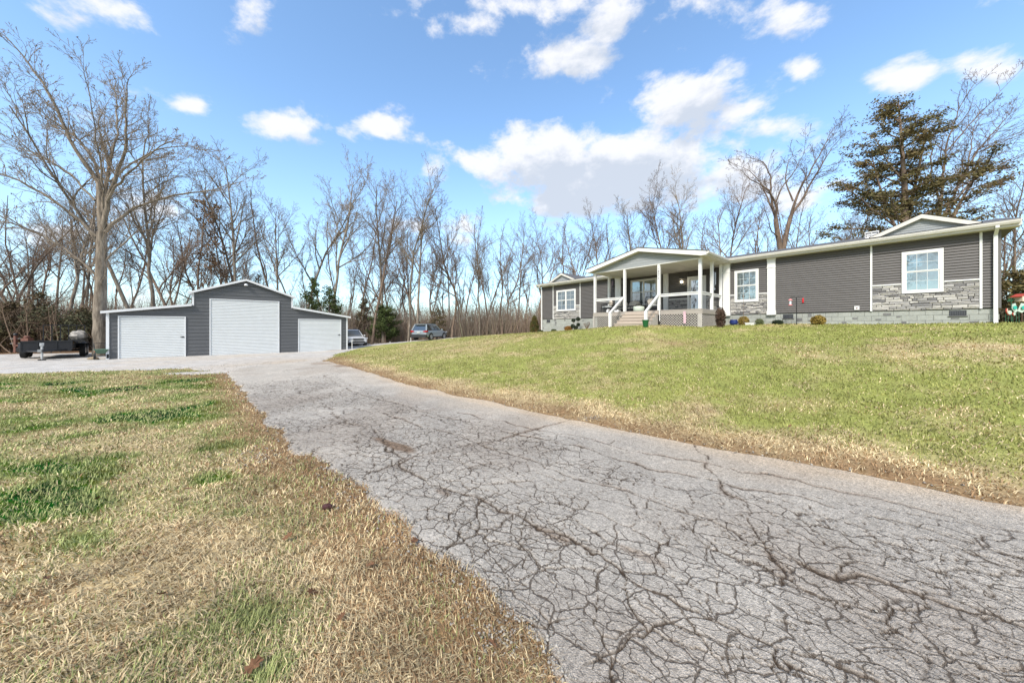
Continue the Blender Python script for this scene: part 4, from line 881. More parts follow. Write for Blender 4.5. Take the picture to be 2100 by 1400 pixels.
LEN = 22.02; DEEP = 8.3; ZS, ZT = .68, 3.40
def body():
    mb = MB()   # core behind the cladding, with the recess behind the porch
    mb.prism([(0.02, .03), (0.02, DEEP), (LEN - .02, DEEP), (LEN - .02, .03), (13.57, .03), (13.57, .62), (7.45, .62), (7.45, .03)], ZS, ZT, 'z'); return mb
H_.part('wall', body(), mat('wall_core', (.07, .066, .064), .8))
mb = MB(); mb.prism([(0.06, .06), (0.06, DEEP - .04), (LEN - .06, DEEP - .04), (LEN - .06, .06)], -.9, ZS + .01, 'z'); H_.part('foundation_core', mb, M_mortar)
CH = .1007
def course(mb, x0, x1, z, y=0.0, ch=CH, side=0):
    mb.prism([(y + .03, z), (y + .004, z), (y + .004, z + .013), (y - .024, z + .016), (y - .027, z + .028), (y - .006, z + ch - .001), (y + .03, z + ch - .001)], x0, x1, 'x')
_bc = {}
def siding(x0, x1, z0, z1, y=0.0, joined=False, fam='siding_board'):
    n = int(round((z1 - z0) / CH)); ch = (z1 - z0) / n
    if joined:
        mb = MB()
        for i in range(n): course(mb, x0, x1, z0 + i * ch, y, ch)
        H_.part('siding', mb, M_siding, kind='stuff'); return
    key = (round(x1 - x0, 3), round(ch, 4))
    if key not in _bc:
        mb = MB(); course(mb, 0, x1 - x0, 0, 0, ch); _bc[key] = mb.mesh('siding_board', M_siding)
    for i in range(n):
        o = link(fam, _bc[key], H_.o); o.location = (x0 - H_.off.x, y - H_.off.y, z0 + i * ch - H_.off.z)
siding(.0, 1.24, ZS, ZT, joined=True); siding(1.30, 3.98, 1.70, ZT, joined=True); siding(4.04, 7.03, ZS, ZT, joined=True)
siding(7.45, 10.06, .90, ZT, .6, joined=True); siding(10.38, 11.50, 1.74, ZT, .6, joined=True); siding(12.52, 13.56, 1.74, ZT, .6, joined=True)
zc = 1.71
siding(13.9, 14.10, zc, 2.96); siding(15.13, 15.50, zc, 2.96); siding(13.9, 15.5, 2.98, ZT)
siding(15.83, 18.96, ZS, ZT); siding(19.02, 19.80, zc + .03, 2.98); siding(20.84, 21.61, zc + .03, 2.98); siding(19.02, 21.61, 3.0, ZT); siding(21.67, 21.98, ZS, ZT)
# end wall strip and corner posts
M_cg = mat('corner_grey', (.13, .125, .12), .55)
H_.part('corner_post', MB().box(LEN - .03, LEN + .03, -.035, .06, ZS - .01, ZT), M_cg); H_.part('corner_post', MB().box(-.03, .03, -.035, .06, ZS - .01, ZT), M_cg)
mb = MB()
for i in range(27): mb.prism([(LEN - .02, ZS + i * CH), (LEN + .016, ZS + i * CH), (LEN + .004, ZS + (i + 1) * CH), (LEN - .02, ZS + (i + 1) * CH)], .06, DEEP, 'y')
H_.part('siding', mb, M_siding, kind='stuff')
mb = MB(); mb.box(7.40, 7.45, .02, .62, .88, ZT); mb.box(13.56, 13.6, .02, .62, .88, ZT); H_.part('recess_return', mb, M_siding)
for x0, x1 in ((1.24, 1.30), (3.98, 4.04), (18.96, 19.02), (21.61, 21.67)):
    H_.part('trim_strip', MB().box(x0, x1, -.045, .02, ZS - .015, ZT), M_white)
for x0, x1, z, y in ((1.30, 1.64, 1.66, 0), (3.60, 3.98, 1.66, 0), (13.9, 14.08, 1.67, 0), (15.15, 15.5, 1.67, 0), (19.02, 19.80, 1.69, 0), (20.84, 21.61, 1.69, 0), (10.38, 11.5, 1.70, .6), (12.52, 13.56, 1.70, .6)):
    H_.part('stone_cap', MB().box(x0, x1, y - .06, y + .02, z, z + .05), M_white)
# ledge stone panels
def stone_panel(x0, x1, z0, z1, y, holes, single_, seed):
    rnd = random.Random(seed); H_.part('stone_backing', MB().box(x0, x1, y - .012, y + .02, z0, z1), M_stonejoint)
    groups = [MB(), MB(), MB()]; z = z0 + .003
    while z < z1 - .02:
        h = rnd.choice([.04, .05, .06, .07, .08, .10]); h = min(h, z1 - z)
        if z1 - z - h < .045: h = z1 - z
        x = x0
        while x < x1 - .01:
            w = rnd.choice([.12, .17, .22, .28, .36, .46]) * rnd.uniform(.85, 1.15); w = min(w, x1 - x)
            if x1 - x - w < .08: w = x1 - x
            segs = [(x, x + w)]
            for hx0, hx1, hz0 in holes:
                if z + h > hz0:
                    ns = []
                    for a, b in segs:
                        if b <= hx0 or a >= hx1: ns.append((a, b))
                        else:
                            if a < hx0 - .03: ns.append((a, hx0))
                            if b > hx1 + .03: ns.append((hx1, b))
                    segs = ns
            for a, b in segs:
                k = rnd.choices([0, 1, 2], [.50, .37, .13])[0]; d = rnd.uniform(.016, .042); g = .004; mb = MB()
                a_, b_, c_, d_ = a + g, b - g, z + g, z + h - g; jj = lambda: rnd.uniform(-.005, .005)
                vs = [(a_, y, c_), (b_, y, c_), (b_, y, d_), (a_, y, d_)]; fr = [(p[0] + jj() + (.006 if p[0] < (a_ + b_) / 2 else -.006), y - d + jj() * 1.6, p[2] + jj() + (.004 if p[2] < (c_ + d_) / 2 else -.004)) for p in vs]
                cx_, cz_ = (a_ + b_) / 2, (c_ + d_) / 2; mb.add(vs + fr + [(cx_ + jj() * 4, y - d - rnd.uniform(.002, .012), cz_)], [(0, 1, 5, 4), (1, 2, 6, 5), (2, 3, 7, 6), (3, 0, 4, 7), (4, 5, 8), (5, 6, 8), (6, 7, 8), (7, 4, 8)])
                if single_: H_.part('ledge_stone', mb, M_stones[k])
                else: groups[k].add(mb.v, mb.f)
            x += w
        z += h
    if not single_:
        for k, g in enumerate(groups):
            if g.v: H_.part('ledge_stones', g, M_stones[k], kind='stuff')
stone_panel(19.02, 21.61, ZS - .01, 1.69, 0, [(19.81, 20.83, 1.33)], True, 1)
stone_panel(13.9, 15.5, ZS - .01, 1.67, 0, [(14.09, 15.14, 1.31)], True, 2)
stone_panel(1.30, 3.98, ZS - .01, 1.66, 0, [(1.65, 3.59, 1.29)], False, 3)
stone_panel(10.38, 11.5, .90, 1.70, .6, [], False, 4); stone_panel(12.52, 13.56, .90, 1.70, .6, [], False, 5)
# painted block foundation
rnd = random.Random(9)
def fblock(x0, x1, z0, z1, m):
    H_.part('foundation_block', MB().box(x0 + .004, x1 - .004, .008 + rnd.uniform(0, .004), .07, z0 + .004, z1 - .004), m)
for r in range(6):
    z1 = .665 - r * .2; z0 = z1 - .2; x = -.2 * (r % 2)
    while x < LEN:
        a, b = max(x, 0.0), min(x + .4, LEN)
        if b - a > .05 and not (7.7 < a < 13.2) and hz((a + b) / 2, -.05) < z1 + .02:
            vt = any(v0 - .01 < (a + b) / 2 < v1 + .01 for v0, v1 in ()) 
            fblock(a, b, z0, z1, M_block)
            if rnd.random() < .26:
                w = rnd.uniform(.10, .26); hh = rnd.choice([.06, .09, .14]); q = rnd.uniform(a, max(a, b - w)); w_ = min(w, b - q); zz = z0 + rnd.uniform(.01, .19 - hh)
                H_.part('bare_patch', MB().box(q, q + w_, .002, .02, zz, zz + hh), M_blockd)
        x += .4
mb = MB(); mb.box(0, LEN, -.004, .03, ZS - .028, ZS - .006); H_.part('starter_strip', mb, M_black)
def fvent(x0, x1, z0=.43, z1=.62):
    f = H_.part('foundation_vent', MB().box(x0, x1, -.006, .02, z0, z1), mat('vent_dark', (.03, .033, .04), .5))
    n = int((x1 - x0) / .042)
    for i in range(n):
        xx = x0 + .02 + i * (x1 - x0 - .03) / n; H_.part('louvre', MB().box(xx, xx + .012, -.016, -.005, z0 + .02, z1 - .02), mat('louvre_grey', (.10, .105, .12), .4) if i == 0 and x0 < 1 else bpy.data.materials['louvre_grey'], parent=f)
    H_.part('vent_sill', MB().box(x0 - .03, x1 + .03, -.03, .01, z0 - .035, z0 - .006), M_blockd, parent=f)
fvent(.52, .90); fvent(16.1, 16.48); fvent(20.96, 21.34)
H_.part('outlet_box', MB().box(18.50, 18.65, -.06, -.015, .74, .90), M_white); H_.part('outlet_cover', MB().box(18.55, 18.60, -.068, -.058, .79, .85), mat('outlet_grey', (.3, .22, .22), .5))
# windows
def window(x0, x1, z0, z1, y, double=False, grid=(2, 1), name='window'):
    t = .095; p = y - .05
    f = MB(); f.box(x0, x1, p, y, z0, z0 + t); f.box(x0, x1, p, y, z1 - t, z1); f.box(x0, x0 + t, p, y, z0 + t, z1 - t); f.box(x1 - t, x1, p, y, z0 + t, z1 - t)
    w = H_.part(name, f, M_white); halves = [(x0 + t, x1 - t)] if not double else [(x0 + t, (x0 + x1) / 2 - .03), ((x0 + x1) / 2 + .03, x1 - t)]
    if double: H_.part('mullion', MB().box((x0 + x1) / 2 - .03, (x0 + x1) / 2 + .03, p + .005, y, z0 + t, z1 - t), M_white, parent=w)
    zm = (z0 + z1) / 2
    for a, b in halves:
        for k, (c, d, yy) in enumerate(((z0 + t, zm + .02, y - .018), (zm + .021, z1 - t, y - .030))):
            s = .032; m = MB(); m.box(a, b, yy - .012, yy + .016, c, c + s); m.box(a, b, yy - .012, yy + .016, d - s, d); m.box(a, a + s, yy - .012, yy + .016, c + s, d - s); m.box(b - s, b, yy - .012, yy + .016, c + s, d - s)
            H_.part('sash', m, M_white, parent=w); H_.part('pane', MB().box(a + s, b - s, yy, yy + .01, c + s, d - s), M_glass, parent=w)
            g = MB(); nx, nz = grid
            for i in range(1, nx + 1):
                xx = a + s + (b - a - 2 * s) * i / (nx + 1); g.box(xx - .007, xx + .007, yy - .006, yy - .001, c + s, d - s)
            for i in range(1, nz + 1):
                z_ = c + s + (d - c - 2 * s) * i / (nz + 1); g.box(a + s, b - s, yy - .0055, yy - .0005, z_ - .006, z_ + .006)
            if g.v: H_.part('glazing_bar', g, mat('bar_white', (.6, .63, .63), .5) if 'bar_white' not in bpy.data.materials else bpy.data.materials['bar_white'], parent=w)
window(1.65, 3.59, 1.29, 2.96, -.01, True, (1, 1)); window(14.09, 15.14, 1.31, 2.96, -.01); window(19.81, 20.83, 1.33, 2.97, -.01); window(7.82, 9.68, 1.46, 3.18, .59, True, (0, 0))
# pilasters
for x0, x1, zb in ((7.03, 7.44, .66), (13.58, 13.89, .64), (15.50, 15.82, .64)):
    mb = MB(); mb.box(x0, x1, -.10, .02, zb, ZT); H_.part('pilaster', mb, M_white)
    mb = MB(); mb.box(x0 - .015, x1 + .015, -.12, .0, 2.92, 2.96); mb.box(x0 - .02, x1 + .02, -.125, .0, zb - .03, zb + .16); mb.box(x0 - .015, x1 + .015, -.115, 0, 3.28, ZT); H_.part('pilaster_band', mb, M_white)
H_.part('pilaster', MB().box(10.07, 10.37, .5, .62, .9, ZT), M_white)
# front door
d = H_.part('front_door', MB().box(11.63, 12.39, .55, .60, .90, 2.86), M_white)
H_.part('door_casing', MB().box(11.50, 11.62, .53, .6, .9, 3.0).box(12.40, 12.52, .53, .6, .9, 3.0).box(11.62, 12.40, .53, .6, 2.87, 3.0), M_white, parent=d)
H_.part('door_glass', MB().box(11.72, 12.30, .535, .549, 1.02, 2.76), glass_mat('storm_glass', (.16, .19, .21), .45), parent=d); H_.part('door_handle', MB().box(11.66, 11.69, .50, .55, 1.78, 1.92), M_black, parent=d)
# eaves, gutter, roof
SL = .205; YE = -.34; XL, XR = -.36, LEN + .36; YR = 4.15; ZE = 3.60
def rz_(y): return ZE + (y - YE) * SL
mb = MB(); mb.prism([(YE, ZE - .02), (YR, rz_(YR) - .02), (DEEP + .34, ZE - .02), (DEEP + .34, ZE + .03), (YR, rz_(YR) + .035), (YE - .02, ZE + .03)], XL, XR, 'x'); H_.part('roof', mb, M_shingle)
mb = MB(); mb.prism([(YE + .01, 3.42), (YE + .01, ZE - .021), (YR, rz_(YR) - .021), (DEEP + .3, ZE - .021), (DEEP + .3, 3.42)], XL + .03, XR - .03, 'x'); H_.part('gable_end', mb, M_siding)
mb = MB(); mb.box(XL, XR, YE, .03, 3.385, 3.415)
H_.part('soffit', mb, M_soffit); H_.part('fascia', MB().box(XL, XR, YE - .015, YE + .005, 3.40, ZE + .0), M_cream)
def gutter(x0, x1):
    mb = MB(); y = YE - .016; mb.prism([(y, 3.47), (y - .075, 3.47), (y - .11, 3.54), (y - .11, 3.585), (y - .12, 3.585), (y - .12, 3.60), (y - .10, 3.60), (y - .10, 3.545), (y - .07, 3.485), (y, 3.485)], x0, x1, 'x'); return H_.part('gutter', mb, M_cream)
gutter(XL + .02, 7.1); gutter(13.9, XR - .02)
H_.part('rake_trim', MB().prism([(YE - .02, 3.42), (YE - .02, ZE + .05), (YR, rz_(YR) + .055), (YR, rz_(YR) - .12)], XR - .0, XR + .02, 'x'), M_cream)
for x, sgn in ((21.93, 1), (.03, 1)):
    zb = hz(x, -.1) + .05; mb = MB(); mb.box(x - .04, x + .04, YE - .10, YE - .03, 3.40, 3.48); mb.prism([(YE - .10, 3.40), (YE - .03, 3.40), (-.055, 3.20), (-.125, 3.20)], x - .04, x + .04, 'x'); mb.box(x - .045, x + .045, -.125, -.055, zb, 3.22); mb.prism([(-.125, zb), (-.055, zb), (-.12, zb - .06), (-.26, zb - .06)], x - .045, x + .045, 'x')
    H_.part('downspout', mb, M_white)
# small roof gables
def roof_gable(x0, x1, xp, zb, zp, t):
    yf = -.38; back = YE + (zp - ZE) / SL
    s1 = (zp - zb) / (xp - x0); s2 = (zp - zb) / (x1 - xp)
    w = MB(); w.prism([(x0 + .22, zb), (x1 - .22, zb), (xp, zp - .15)], yf + .16, yf + .20, 'y'); g = H_.part('dormer_gable', w, M_shake)
    sh = MB()
    for i in range(5):
        za = zb + .02 + i * (zp - zb - .2) / 5; zt = za + (zp - zb - .2) / 5; xa = x0 + .22 + (za - zb) / s1; xb = x1 - .22 - (za - zb) / s2
        if xb - xa > .1: sh.box(xa, xb, yf + .145, yf + .165, za, zt - .012)
    H_.part('shake_course', sh, M_shake, parent=g)
    fb = MB(); fb.prism([(x0, zb), (x0, zb + .02), (xp, zp), (x1, zb + .02), (x1, zb), (x1 - .28, zb), (xp, zp - t), (x0 + .28, zb)], yf, yf + .03, 'y'); H_.part('gable_fascia', fb, M_cream, parent=g)
    so = MB(); so.prism([(x0 + .20, zb - .0), (x0 + .28, zb), (xp, zp - t), (x1 - .28, zb), (x1 - .20, zb), (xp, zp - t + .035)], yf + .03, yf + .16, 'y'); H_.part('gable_soffit', so, M_soffit, parent=g)
    rf = MB(); rf.add([(x0 - .03, yf - .01, zb + .02), (xp, yf - .01, zp + .03), (x1 + .03, yf - .01, zb + .02), (x0 - .03, yf + .5, zb + .02), (xp, back + .2, zp + .03), (x1 + .03, yf + .5, zb + .02)], [(0, 1, 4, 3), (1, 2, 5, 4)]); H_.part('gable_roof', rf, M_shingle, parent=g)
roof_gable(18.97, 21.62, 20.30, 3.66, 4.29, .15); roof_gable(1.10, 3.75, 2.43, 3.65, 4.27, .15)
v = H_.part('roof_vent', MB().box(18.86, 19.12, .45, .71, 3.72, 3.82), M_white); H_.part('vent_cap', MB().box(18.78, 19.20, .37, .79, 4.02, 4.06).box(18.79, 18.81, .38, .40, 3.80, 4.03).box(19.17, 19.19, .38, .40, 3.80, 4.03).box(18.98, 19.0, .38, .40, 3.80, 4.03).box(18.79, 19.19, .38, .40, 3.80, 3.84).box(18.79, 19.19, .38, .395, 3.92, 3.94).box(18.84, 19.14, .42, .72, 3.82, 4.0), M_white, parent=v)
# ------------------------------------------------------------ porch
P_ = Thing('porch', 'white gabled front porch with lattice-skirted deck and wide wooden steps on the house', 'porch', (10.5, -1.5, 0), FH)
M_deck = mat('deck_wood', (.36, .325, .29), .85, noise=.16, nscale=10, stretch=(1, 4, 4)); M_lat = mat('lattice_wood', (.42, .395, .365), .8, noise=.12, nscale=12)
M_step = mat('step_wood', (.44, .375, .31), .85, noise=.14, nscale=9, stretch=(1, 4, 6), rand=.06)
YF = -3.1; FL = .90
mb = MB(); mb.box(7.40, 13.56, YF + .03, .58, FL - .19, FL - .042); P_.part('deck_frame', mb, M_dark)
nb = 26
for i in range(nb):
    a = YF - .02 + (3.1 + .58 + .02) * i / nb; b = YF - .02 + (3.7) * (i + 1) / nb - .006; P_.part('deck_board', MB().box(7.40, 13.56, a, min(b, .56), FL - .04, FL), M_deck)
P_.part('rim_board', MB().box(7.38, 13.58, YF - .01, YF + .028, FL - .24, FL - .042), M_deck); P_.part('rim_board', MB().box(13.562, 13.60, YF + .03, -.13, FL - .24, FL - .02), M_deck); P_.part('rim_board', MB().box(7.36, 7.398, YF + .03, -.13, FL - .24, FL - .02), M_deck)
def lattice(a, b, z0, z1, plane, fixed, sp=.13, w=.026):
    mb = MB()
    def P(u, z, t): return (u, fixed + t, z) if plane == 'x' else (fixed - t, u, z)
    for sgn, dep in ((1, 0), (-1, .011)):
        c = a - (z1 - z0); 
        while c < b + (z1 - z0):
            # line u = c + sgn*(z-z0) clipped
            pts = []
            u0, u1 = (c, c + (z1 - z0)) if sgn > 0 else (c + (z1 - z0), c)
            za, zb, ua, ub = z0, z1, u0, u1
            def clip(ua, za, ub, zb):
                du = ub - ua; dz = zb - za; t0, t1 = 0, 1
                if du > 0: t0 = max(t0, (a - ua) / du); t1 = min(t1, (b - ua) / du)
                else: t0 = max(t0, (b - ua) / du); t1 = min(t1, (a - ua) / du)
                return (t0, t1)
            t0, t1 = clip(ua, za, ub, zb)
            if t1 - t0 > .03:
                A = (ua + (ub - ua) * t0, za + (zb - za) * t0); B = (ua + (ub - ua) * t1, za + (zb - za) * t1); h = w * .7
                f = [P(A[0] - h, A[1], dep), P(A[0] + h, A[1], dep), P(B[0] + h, B[1], dep), P(B[0] - h, B[1], dep), P(A[0] - h, A[1], dep + .008), P(A[0] + h, A[1], dep + .008), P(B[0] + h, B[1], dep + .008), P(B[0] - h, B[1], dep + .008)]
                mb.add(f, [(0, 1, 2, 3), (4, 7, 6, 5), (0, 4, 5, 1), (1, 5, 6, 2), (2, 6, 7, 3), (3, 7, 4, 0)])
            c += sp
    return mb
gl_ = min(hz(7.5, -3.1), hz(13.4, -3.1)) - .02
P_.part('lattice_panel', lattice(7.45, 9.42, -.12, FL - .24, 'x', YF + .0), M_lat); P_.part('lattice_panel', lattice(11.55, 13.40, -.05, FL - .24, 'x', YF), M_lat)
P_.part('lattice_panel', lattice(YF + .12, -.14, -.05, FL - .24, 'y', 13.58), M_lat); P_.part('skirt_post', MB().box(13.40, 13.60, YF - .015, YF + .02, -.1, FL - .24), M_lat); P_.part('skirt_post', MB().box(7.36, 7.46, YF - .015, YF + .05, -.2, FL - .24), M_lat)
P_.part('shade_sheet', MB().box(7.5, 13.5, YF + .25, YF + .27, -.3, FL - .2).box(13.3, 13.32, YF + .27, -.1, -.3, FL - .2), M_dark)  # near-black sheets behind the lattice stand in for the shade beneath the deck
def post(x, y, z0=FL, z1=3.36, w=.13): P_.part('porch_post', MB().box(x - w / 2, x + w / 2, y - w / 2, y + w / 2, z0, z1), M_white)
for x in (7.47, 9.49, 11.48, 13.49): post(x, -3.03)
post(7.47, -1.5); post(13.49, -1.5); post(13.49, -.16)
# rails
for a, b in ((7.54, 9.42), (11.55, 13.42)):
    P_.part('handrail', MB().box(a, b, -3.08, -2.98, 1.70, 1.745).box(a, b, -3.05, -3.01, 1.60, 1.685), M_white)
for a, b in ((-2.96, -1.57), (-1.43, -.23)): P_.part('handrail', MB().box(13.44, 13.54, a, b, 1.70, 1.745).box(13.47, 13.51, a, b, 1.60, 1.685), M_white)
P_.part('handrail', MB().box(7.42, 7.52, -2.96, -1.57, 1.70, 1.745).box(7.45, 7.49, -2.96, -1.57, 1.60, 1.685), M_white)
# steps
NS = 5; yb = -4.42; RISE = (FL - .04) / NS
for i in range(NS):
    z1 = FL - i * RISE; y0 = YF - .012 - i * .27
    P_.part('step_riser', MB().box(9.56, 11.42, y0 - .03, y0, z1 - RISE - .0, z1 - .043), M_step)
    if i: P_.part('step_tread', MB().box(9.53, 11.45, y0 - .055, y0 + .25, z1 - .04, z1), M_step)
for x in (9.53, 11.43):
    prof = []
    for i in range(1, NS): prof += [(YF - .02 - (i - 1) * .27, FL - i * RISE - .045), (YF - .02 - i * .27, FL - i * RISE - .045)]
    P_.part('step_stringer', MB().prism(prof + [(yb + .25, -.1), (YF - .02, -.1)], x, x + .03, 'x'), M_lat)
for x in (9.42, 11.47):
    P_.part('newel_post', MB().box(x - .065, x + .065, yb - .065, yb + .065, -.15, .76), M_white)
    mb = MB(); zt = 1.74; y1, y2 = yb - .06, -3.10; za, zb_ = .80, zt
    mb.prism([(y1, za - .05), (y2, zb_ - .05), (y2, zb_), (y1, za)], x - .055, x + .055, 'x'); mb.prism([(y1 + .02, za - .15), (y2, zb_ - .14), (y2, zb_ - .06), (y1 + .02, za - .062)], x - .025, x + .025, 'x'); P_.part('handrail', mb, M_white)
# porch roof
XA, XB, XM, YG = 7.12, 13.88, 10.5, -3.42; ZA, ZP = 3.56, 4.30
P_.part('porch_ceiling', MB().box(7.33, 13.62, YG + .3, .60, 3.352, 3.372), M_soffit)
for i in range(7): P_.part('ceiling_seam', MB().box(7.35 + i * 1.04 + .5, 7.355 + i * 1.04 + .5, -3.0, .55, 3.348, 3.353), mat('seam', (.35, .33, .29), .8) if i == 0 else bpy.data.materials['seam'])
P_.part('beam', MB().box(7.36, 13.60, -3.11, -2.95, 3.31, 3.351), M_white)
gp = P_.part('gable_panel', MB().prism([(7.40, 3.355), (13.58, 3.355), (13.58, 3.44), (XM, 4.14), (7.40, 3.44)], -3.10, -3.06, 'y'), M_shake)
for i in range(5):
    z0 = 3.36 + i * .15; z1 = z0 + .142; sl = (4.14 - 3.44) / (XM - 7.40); xx = lambda z: max(7.42, 7.42 + (z - 3.42) / sl)
    if xx(z1) < XM - .1:
        f = MB(); a0, a1 = xx(z0) + .02, xx(z1) + .05; b0, b1 = 21.0 - a0, 21.0 - a1; f.prism([(a0, z0), (b0, z0), (b1, z1), (a1, z1)], -3.122, -3.10, 'y'); P_.part('shake_course', f, M_shake, parent=gp)
fb = MB(); fb.prism([(XA, ZA - .17), (XA, ZA + .01), (XM, ZP + .01), (XB, ZA + .01), (XB, ZA - .17), (XB - .22, ZA - .17), (XM, ZP - .17), (XA + .22, ZA - .17)], YG, YG + .03, 'y'); P_.part('gable_fascia', fb, M_white)
fb = MB(); fb.prism([(XA + .10, ZA - .19), (XA + .22, ZA - .172), (XM, ZP - .172), (XB - .22, ZA - .172), (XB - .10, ZA - .19), (XB - .1, ZA - .14), (XM, ZP - .13), (XA + .1, ZA - .14)], YG + .03, -3.10, 'y'); P_.part('gable_soffit', fb, M_soffit)
rf = MB(); bk = YE + (ZP - ZE) / SL + .3
rf.prism([(XA - .02, ZA + .012), (XM, ZP + .012), (XB + .02, ZA + .012), (XB + .02, ZA + .045), (XM, ZP + .05), (XA - .02, ZA + .045)], YG - .02, bk, 'y'); P_.part('porch_roof', rf, M_shingle)
for x, s in ((XB, 1), (XA, -1)):
    P_.part('side_gutter', MB().prism([(x, 3.44), (x + s * .07, 3.44), (x + s * .10, 3.50), (x + s * .10, 3.555), (x, 3.555)], YG + .04, YE - .14, 'y'), M_cream)
    P_.part('side_soffit', MB().box(min(x, x - s * .34), max(x, x - s * .34), YG + .04, YE + .0, 3.375, 3.40), M_soffit); P_.part('side_fascia', MB().box(min(x - s * .02, x), max(x - s * .02, x), YG + .04, YE, 3.40, 3.57), M_cream)
# house number down the third post
for i, ch in enumerate('18075'):
    cu = bpy.data.curves.new('house_number', 'FONT'); cu.body = ch; cu.size = .135; cu.align_x = 'CENTER'; cu.extrude = .003
    o = bpy.data.objects.new('house_number', cu); COL.objects.link(o); bpy.context.view_layer.update()
    me = bpy.data.meshes.new_from_object(o.evaluated_get(bpy.context.evaluated_depsgraph_get())); bpy.data.objects.remove(o); me.name = 'house_number'; me.materials.clear(); me.materials.append(M_black)
    q = link('house_number', me, P_.o); q.matrix_local = Matrix.Translation((11.48 - 10.5, -3.098 + 1.5, 3.03 - i * .125)) @ Matrix.Rotation(R(90), 4, 'X')

# ------------------------------------------------------------ barn
FB = Matrix.Translation((-23.18, 19.01, 0)) @ Matrix.Rotation(math.atan2(.6534, .757), 4, 'Z')
M_metal = mat('barn_metal', (.105, .11, .118), .42, spec=.5, noise=.07, nscale=2, bump=.10, bscale=1.6, rand=.03); M_wm = mat('white_metal', (.70, .72, .74), .4, noise=.04, nscale=3)
M_roll = mat('rollup_door', (.60, .63, .64), .42, noise=.05, nscale=2)
B_ = Thing('barn', 'charcoal metal three-bay barn with raised centre and white roll-up doors', 'barn', (6.3, 0, -1.9), FB)
ZB = -1.95
def top_at(t):
    if t < 3.53: return .86 + (1.42 - .86) * t / 3.53
    if t <= 6.20: return 2.24 + (3.24 - 2.24) * (t - 3.53) / 2.67
    if t <= 8.88: return 2.24 + (3.24 - 2.24) * (8.88 - t) / 2.68
    return .82 + (1.46 - .82) * (12.66 - t) / 3.78
DB_ = 9.2
core = MB(); core.prism([(.03, ZB), (.03, top_at(0)), (3.53, 1.42), (3.53, 2.24), (6.2, 3.24), (8.88, 2.24), (8.88, 1.46), (12.63, .82), (12.63, ZB)], .05, DB_, 'y'); B_.part('barn_wall', core, M_metal)
DOORS = [(.44, 3.15, .62), (4.37, 8.04, 1.84), (9.32, 12.18, .58)]
RB = .229
def rib_panel(z0, z1):
    """one horizontal run of ribbed cladding clipped to the outline and the doors"""
    cuts = [0, 3.53, 6.2, 8.88, 12.66] + [d for D in DOORS for d in D[:2]]; cuts = sorted(cuts); out = []; last = None
    for a, b in zip(cuts[:-1], cuts[1:]):
        mid = (a + b) / 2
        if any(d0 < mid < d1 and z0 < dz - .02 for d0, d1, dz in DOORS):
            D = [dz for d0, d1, dz in DOORS if d0 < mid < d1][0]
            if z1 <= D: continue
            zz0 = max(z0, D)
        else: zz0 = z0
        ta, tb = top_at(a + 1e-4), top_at(b - 1e-4)
        if max(ta, tb) <= zz0 + .01: continue
        aa, bb = a, b
        if ta < zz0: aa = a + (zz0 - ta) / (tb - ta) * (b - a)
        if tb < zz0: bb = b - (zz0 - tb) / (ta - tb) * (b - a)
        za = min(z1, top_at(aa + 1e-4)); zb = min(z1, top_at(bb - 1e-4))
        n = max(1, int((bb - aa) / .9)) if abs(za - zb) > 1e-6 or max(za, zb) < z1 else 1
        for i in range(n):
            if last is None or abs(last - aa) > .01:
                if i == 0: mb = MB(); out.append(mb)
            p, q = aa + (bb - aa) * i / n, aa + (bb - aa) * (i + 1) / n; zp = min(z1, top_at(p + 1e-4)); zq = min(z1, top_at(q - 1e-4)); y0 = .0
            r0, r1 = zz0 + .003, zz0 + .035
            mb.add([(p, y0, zz0), (q, y0, zz0), (q, y0 - .019, r0), (p, y0 - .019, r0), (q, y0 - .019, min(r1 - .006, zq)), (p, y0 - .019, min(r1 - .006, zp)), (q, y0 + .002, min(r1, zq)), (p, y0 + .002, min(r1, zp)), (q, y0 + .004, zq), (p, y0 + .004, zp)],
                   [(0, 1, 2, 3), (3, 2, 4, 5), (5, 4, 6, 7), (7, 6, 8, 9)])
        last = bb
    return out
z = ZB
while z < 3.2:
    for mb in rib_panel(z, z + RB): B_.part('cladding_panel', mb, M_metal)
    z += RB
for d0, d1, dz in DOORS:
    zb = ZB + .03; w = .055
    mb = MB(); mb.box(d0 - w, d0, -.05, .0, ZB, dz + w).box(d1, d1 + w, -.05, .0, ZB, dz + w).box(d0, d1, -.05, .0, dz, dz + w); 
    dd = MB(); n = int((dz - zb) / .10); h = (dz - zb) / n
    prof = []
    for i in range(n):
        a = zb + i * h; prof += [(-.012, a), (-.025, a + h * .22), (-.025, a + h * .62), (-.012, a + h * .84)]
    dd.prism([(.02, zb)] + prof + [(.02, dz)], d0 + .002, d1 - .002, 'x')
    D = B_.part('roll_up_door', dd, M_roll); B_.part('door_frame', mb, M_wm, parent=D)
    if dz < 1:
        B_.part('door_latch', MB().box(d1 - .19, d1 - .01, -.055, -.032, -.62, -.585).box(d1 - .10, d1 - .06, -.06, -.032, -.64, -.57), M_black, parent=D)
    B_.part('bottom_bar', MB().box(d0 + .01, d1 - .01, -.04, .0, zb - .02, zb + .04), M_wm, parent=D)
for t in (0, 12.66): B_.part('corner_trim', MB().box(t - .04 if t else -.06, t + .06 if t else .06, -.04, .05, ZB, top_at(0) - .0 if not t else .82), M_wm)
for t, z0, z1 in ((3.53, 1.40, 2.24), (8.88, 1.44, 2.24)): B_.part('corner_trim', MB().box(t - .05, t + .05, -.04, .05, z0, z1), M_wm)
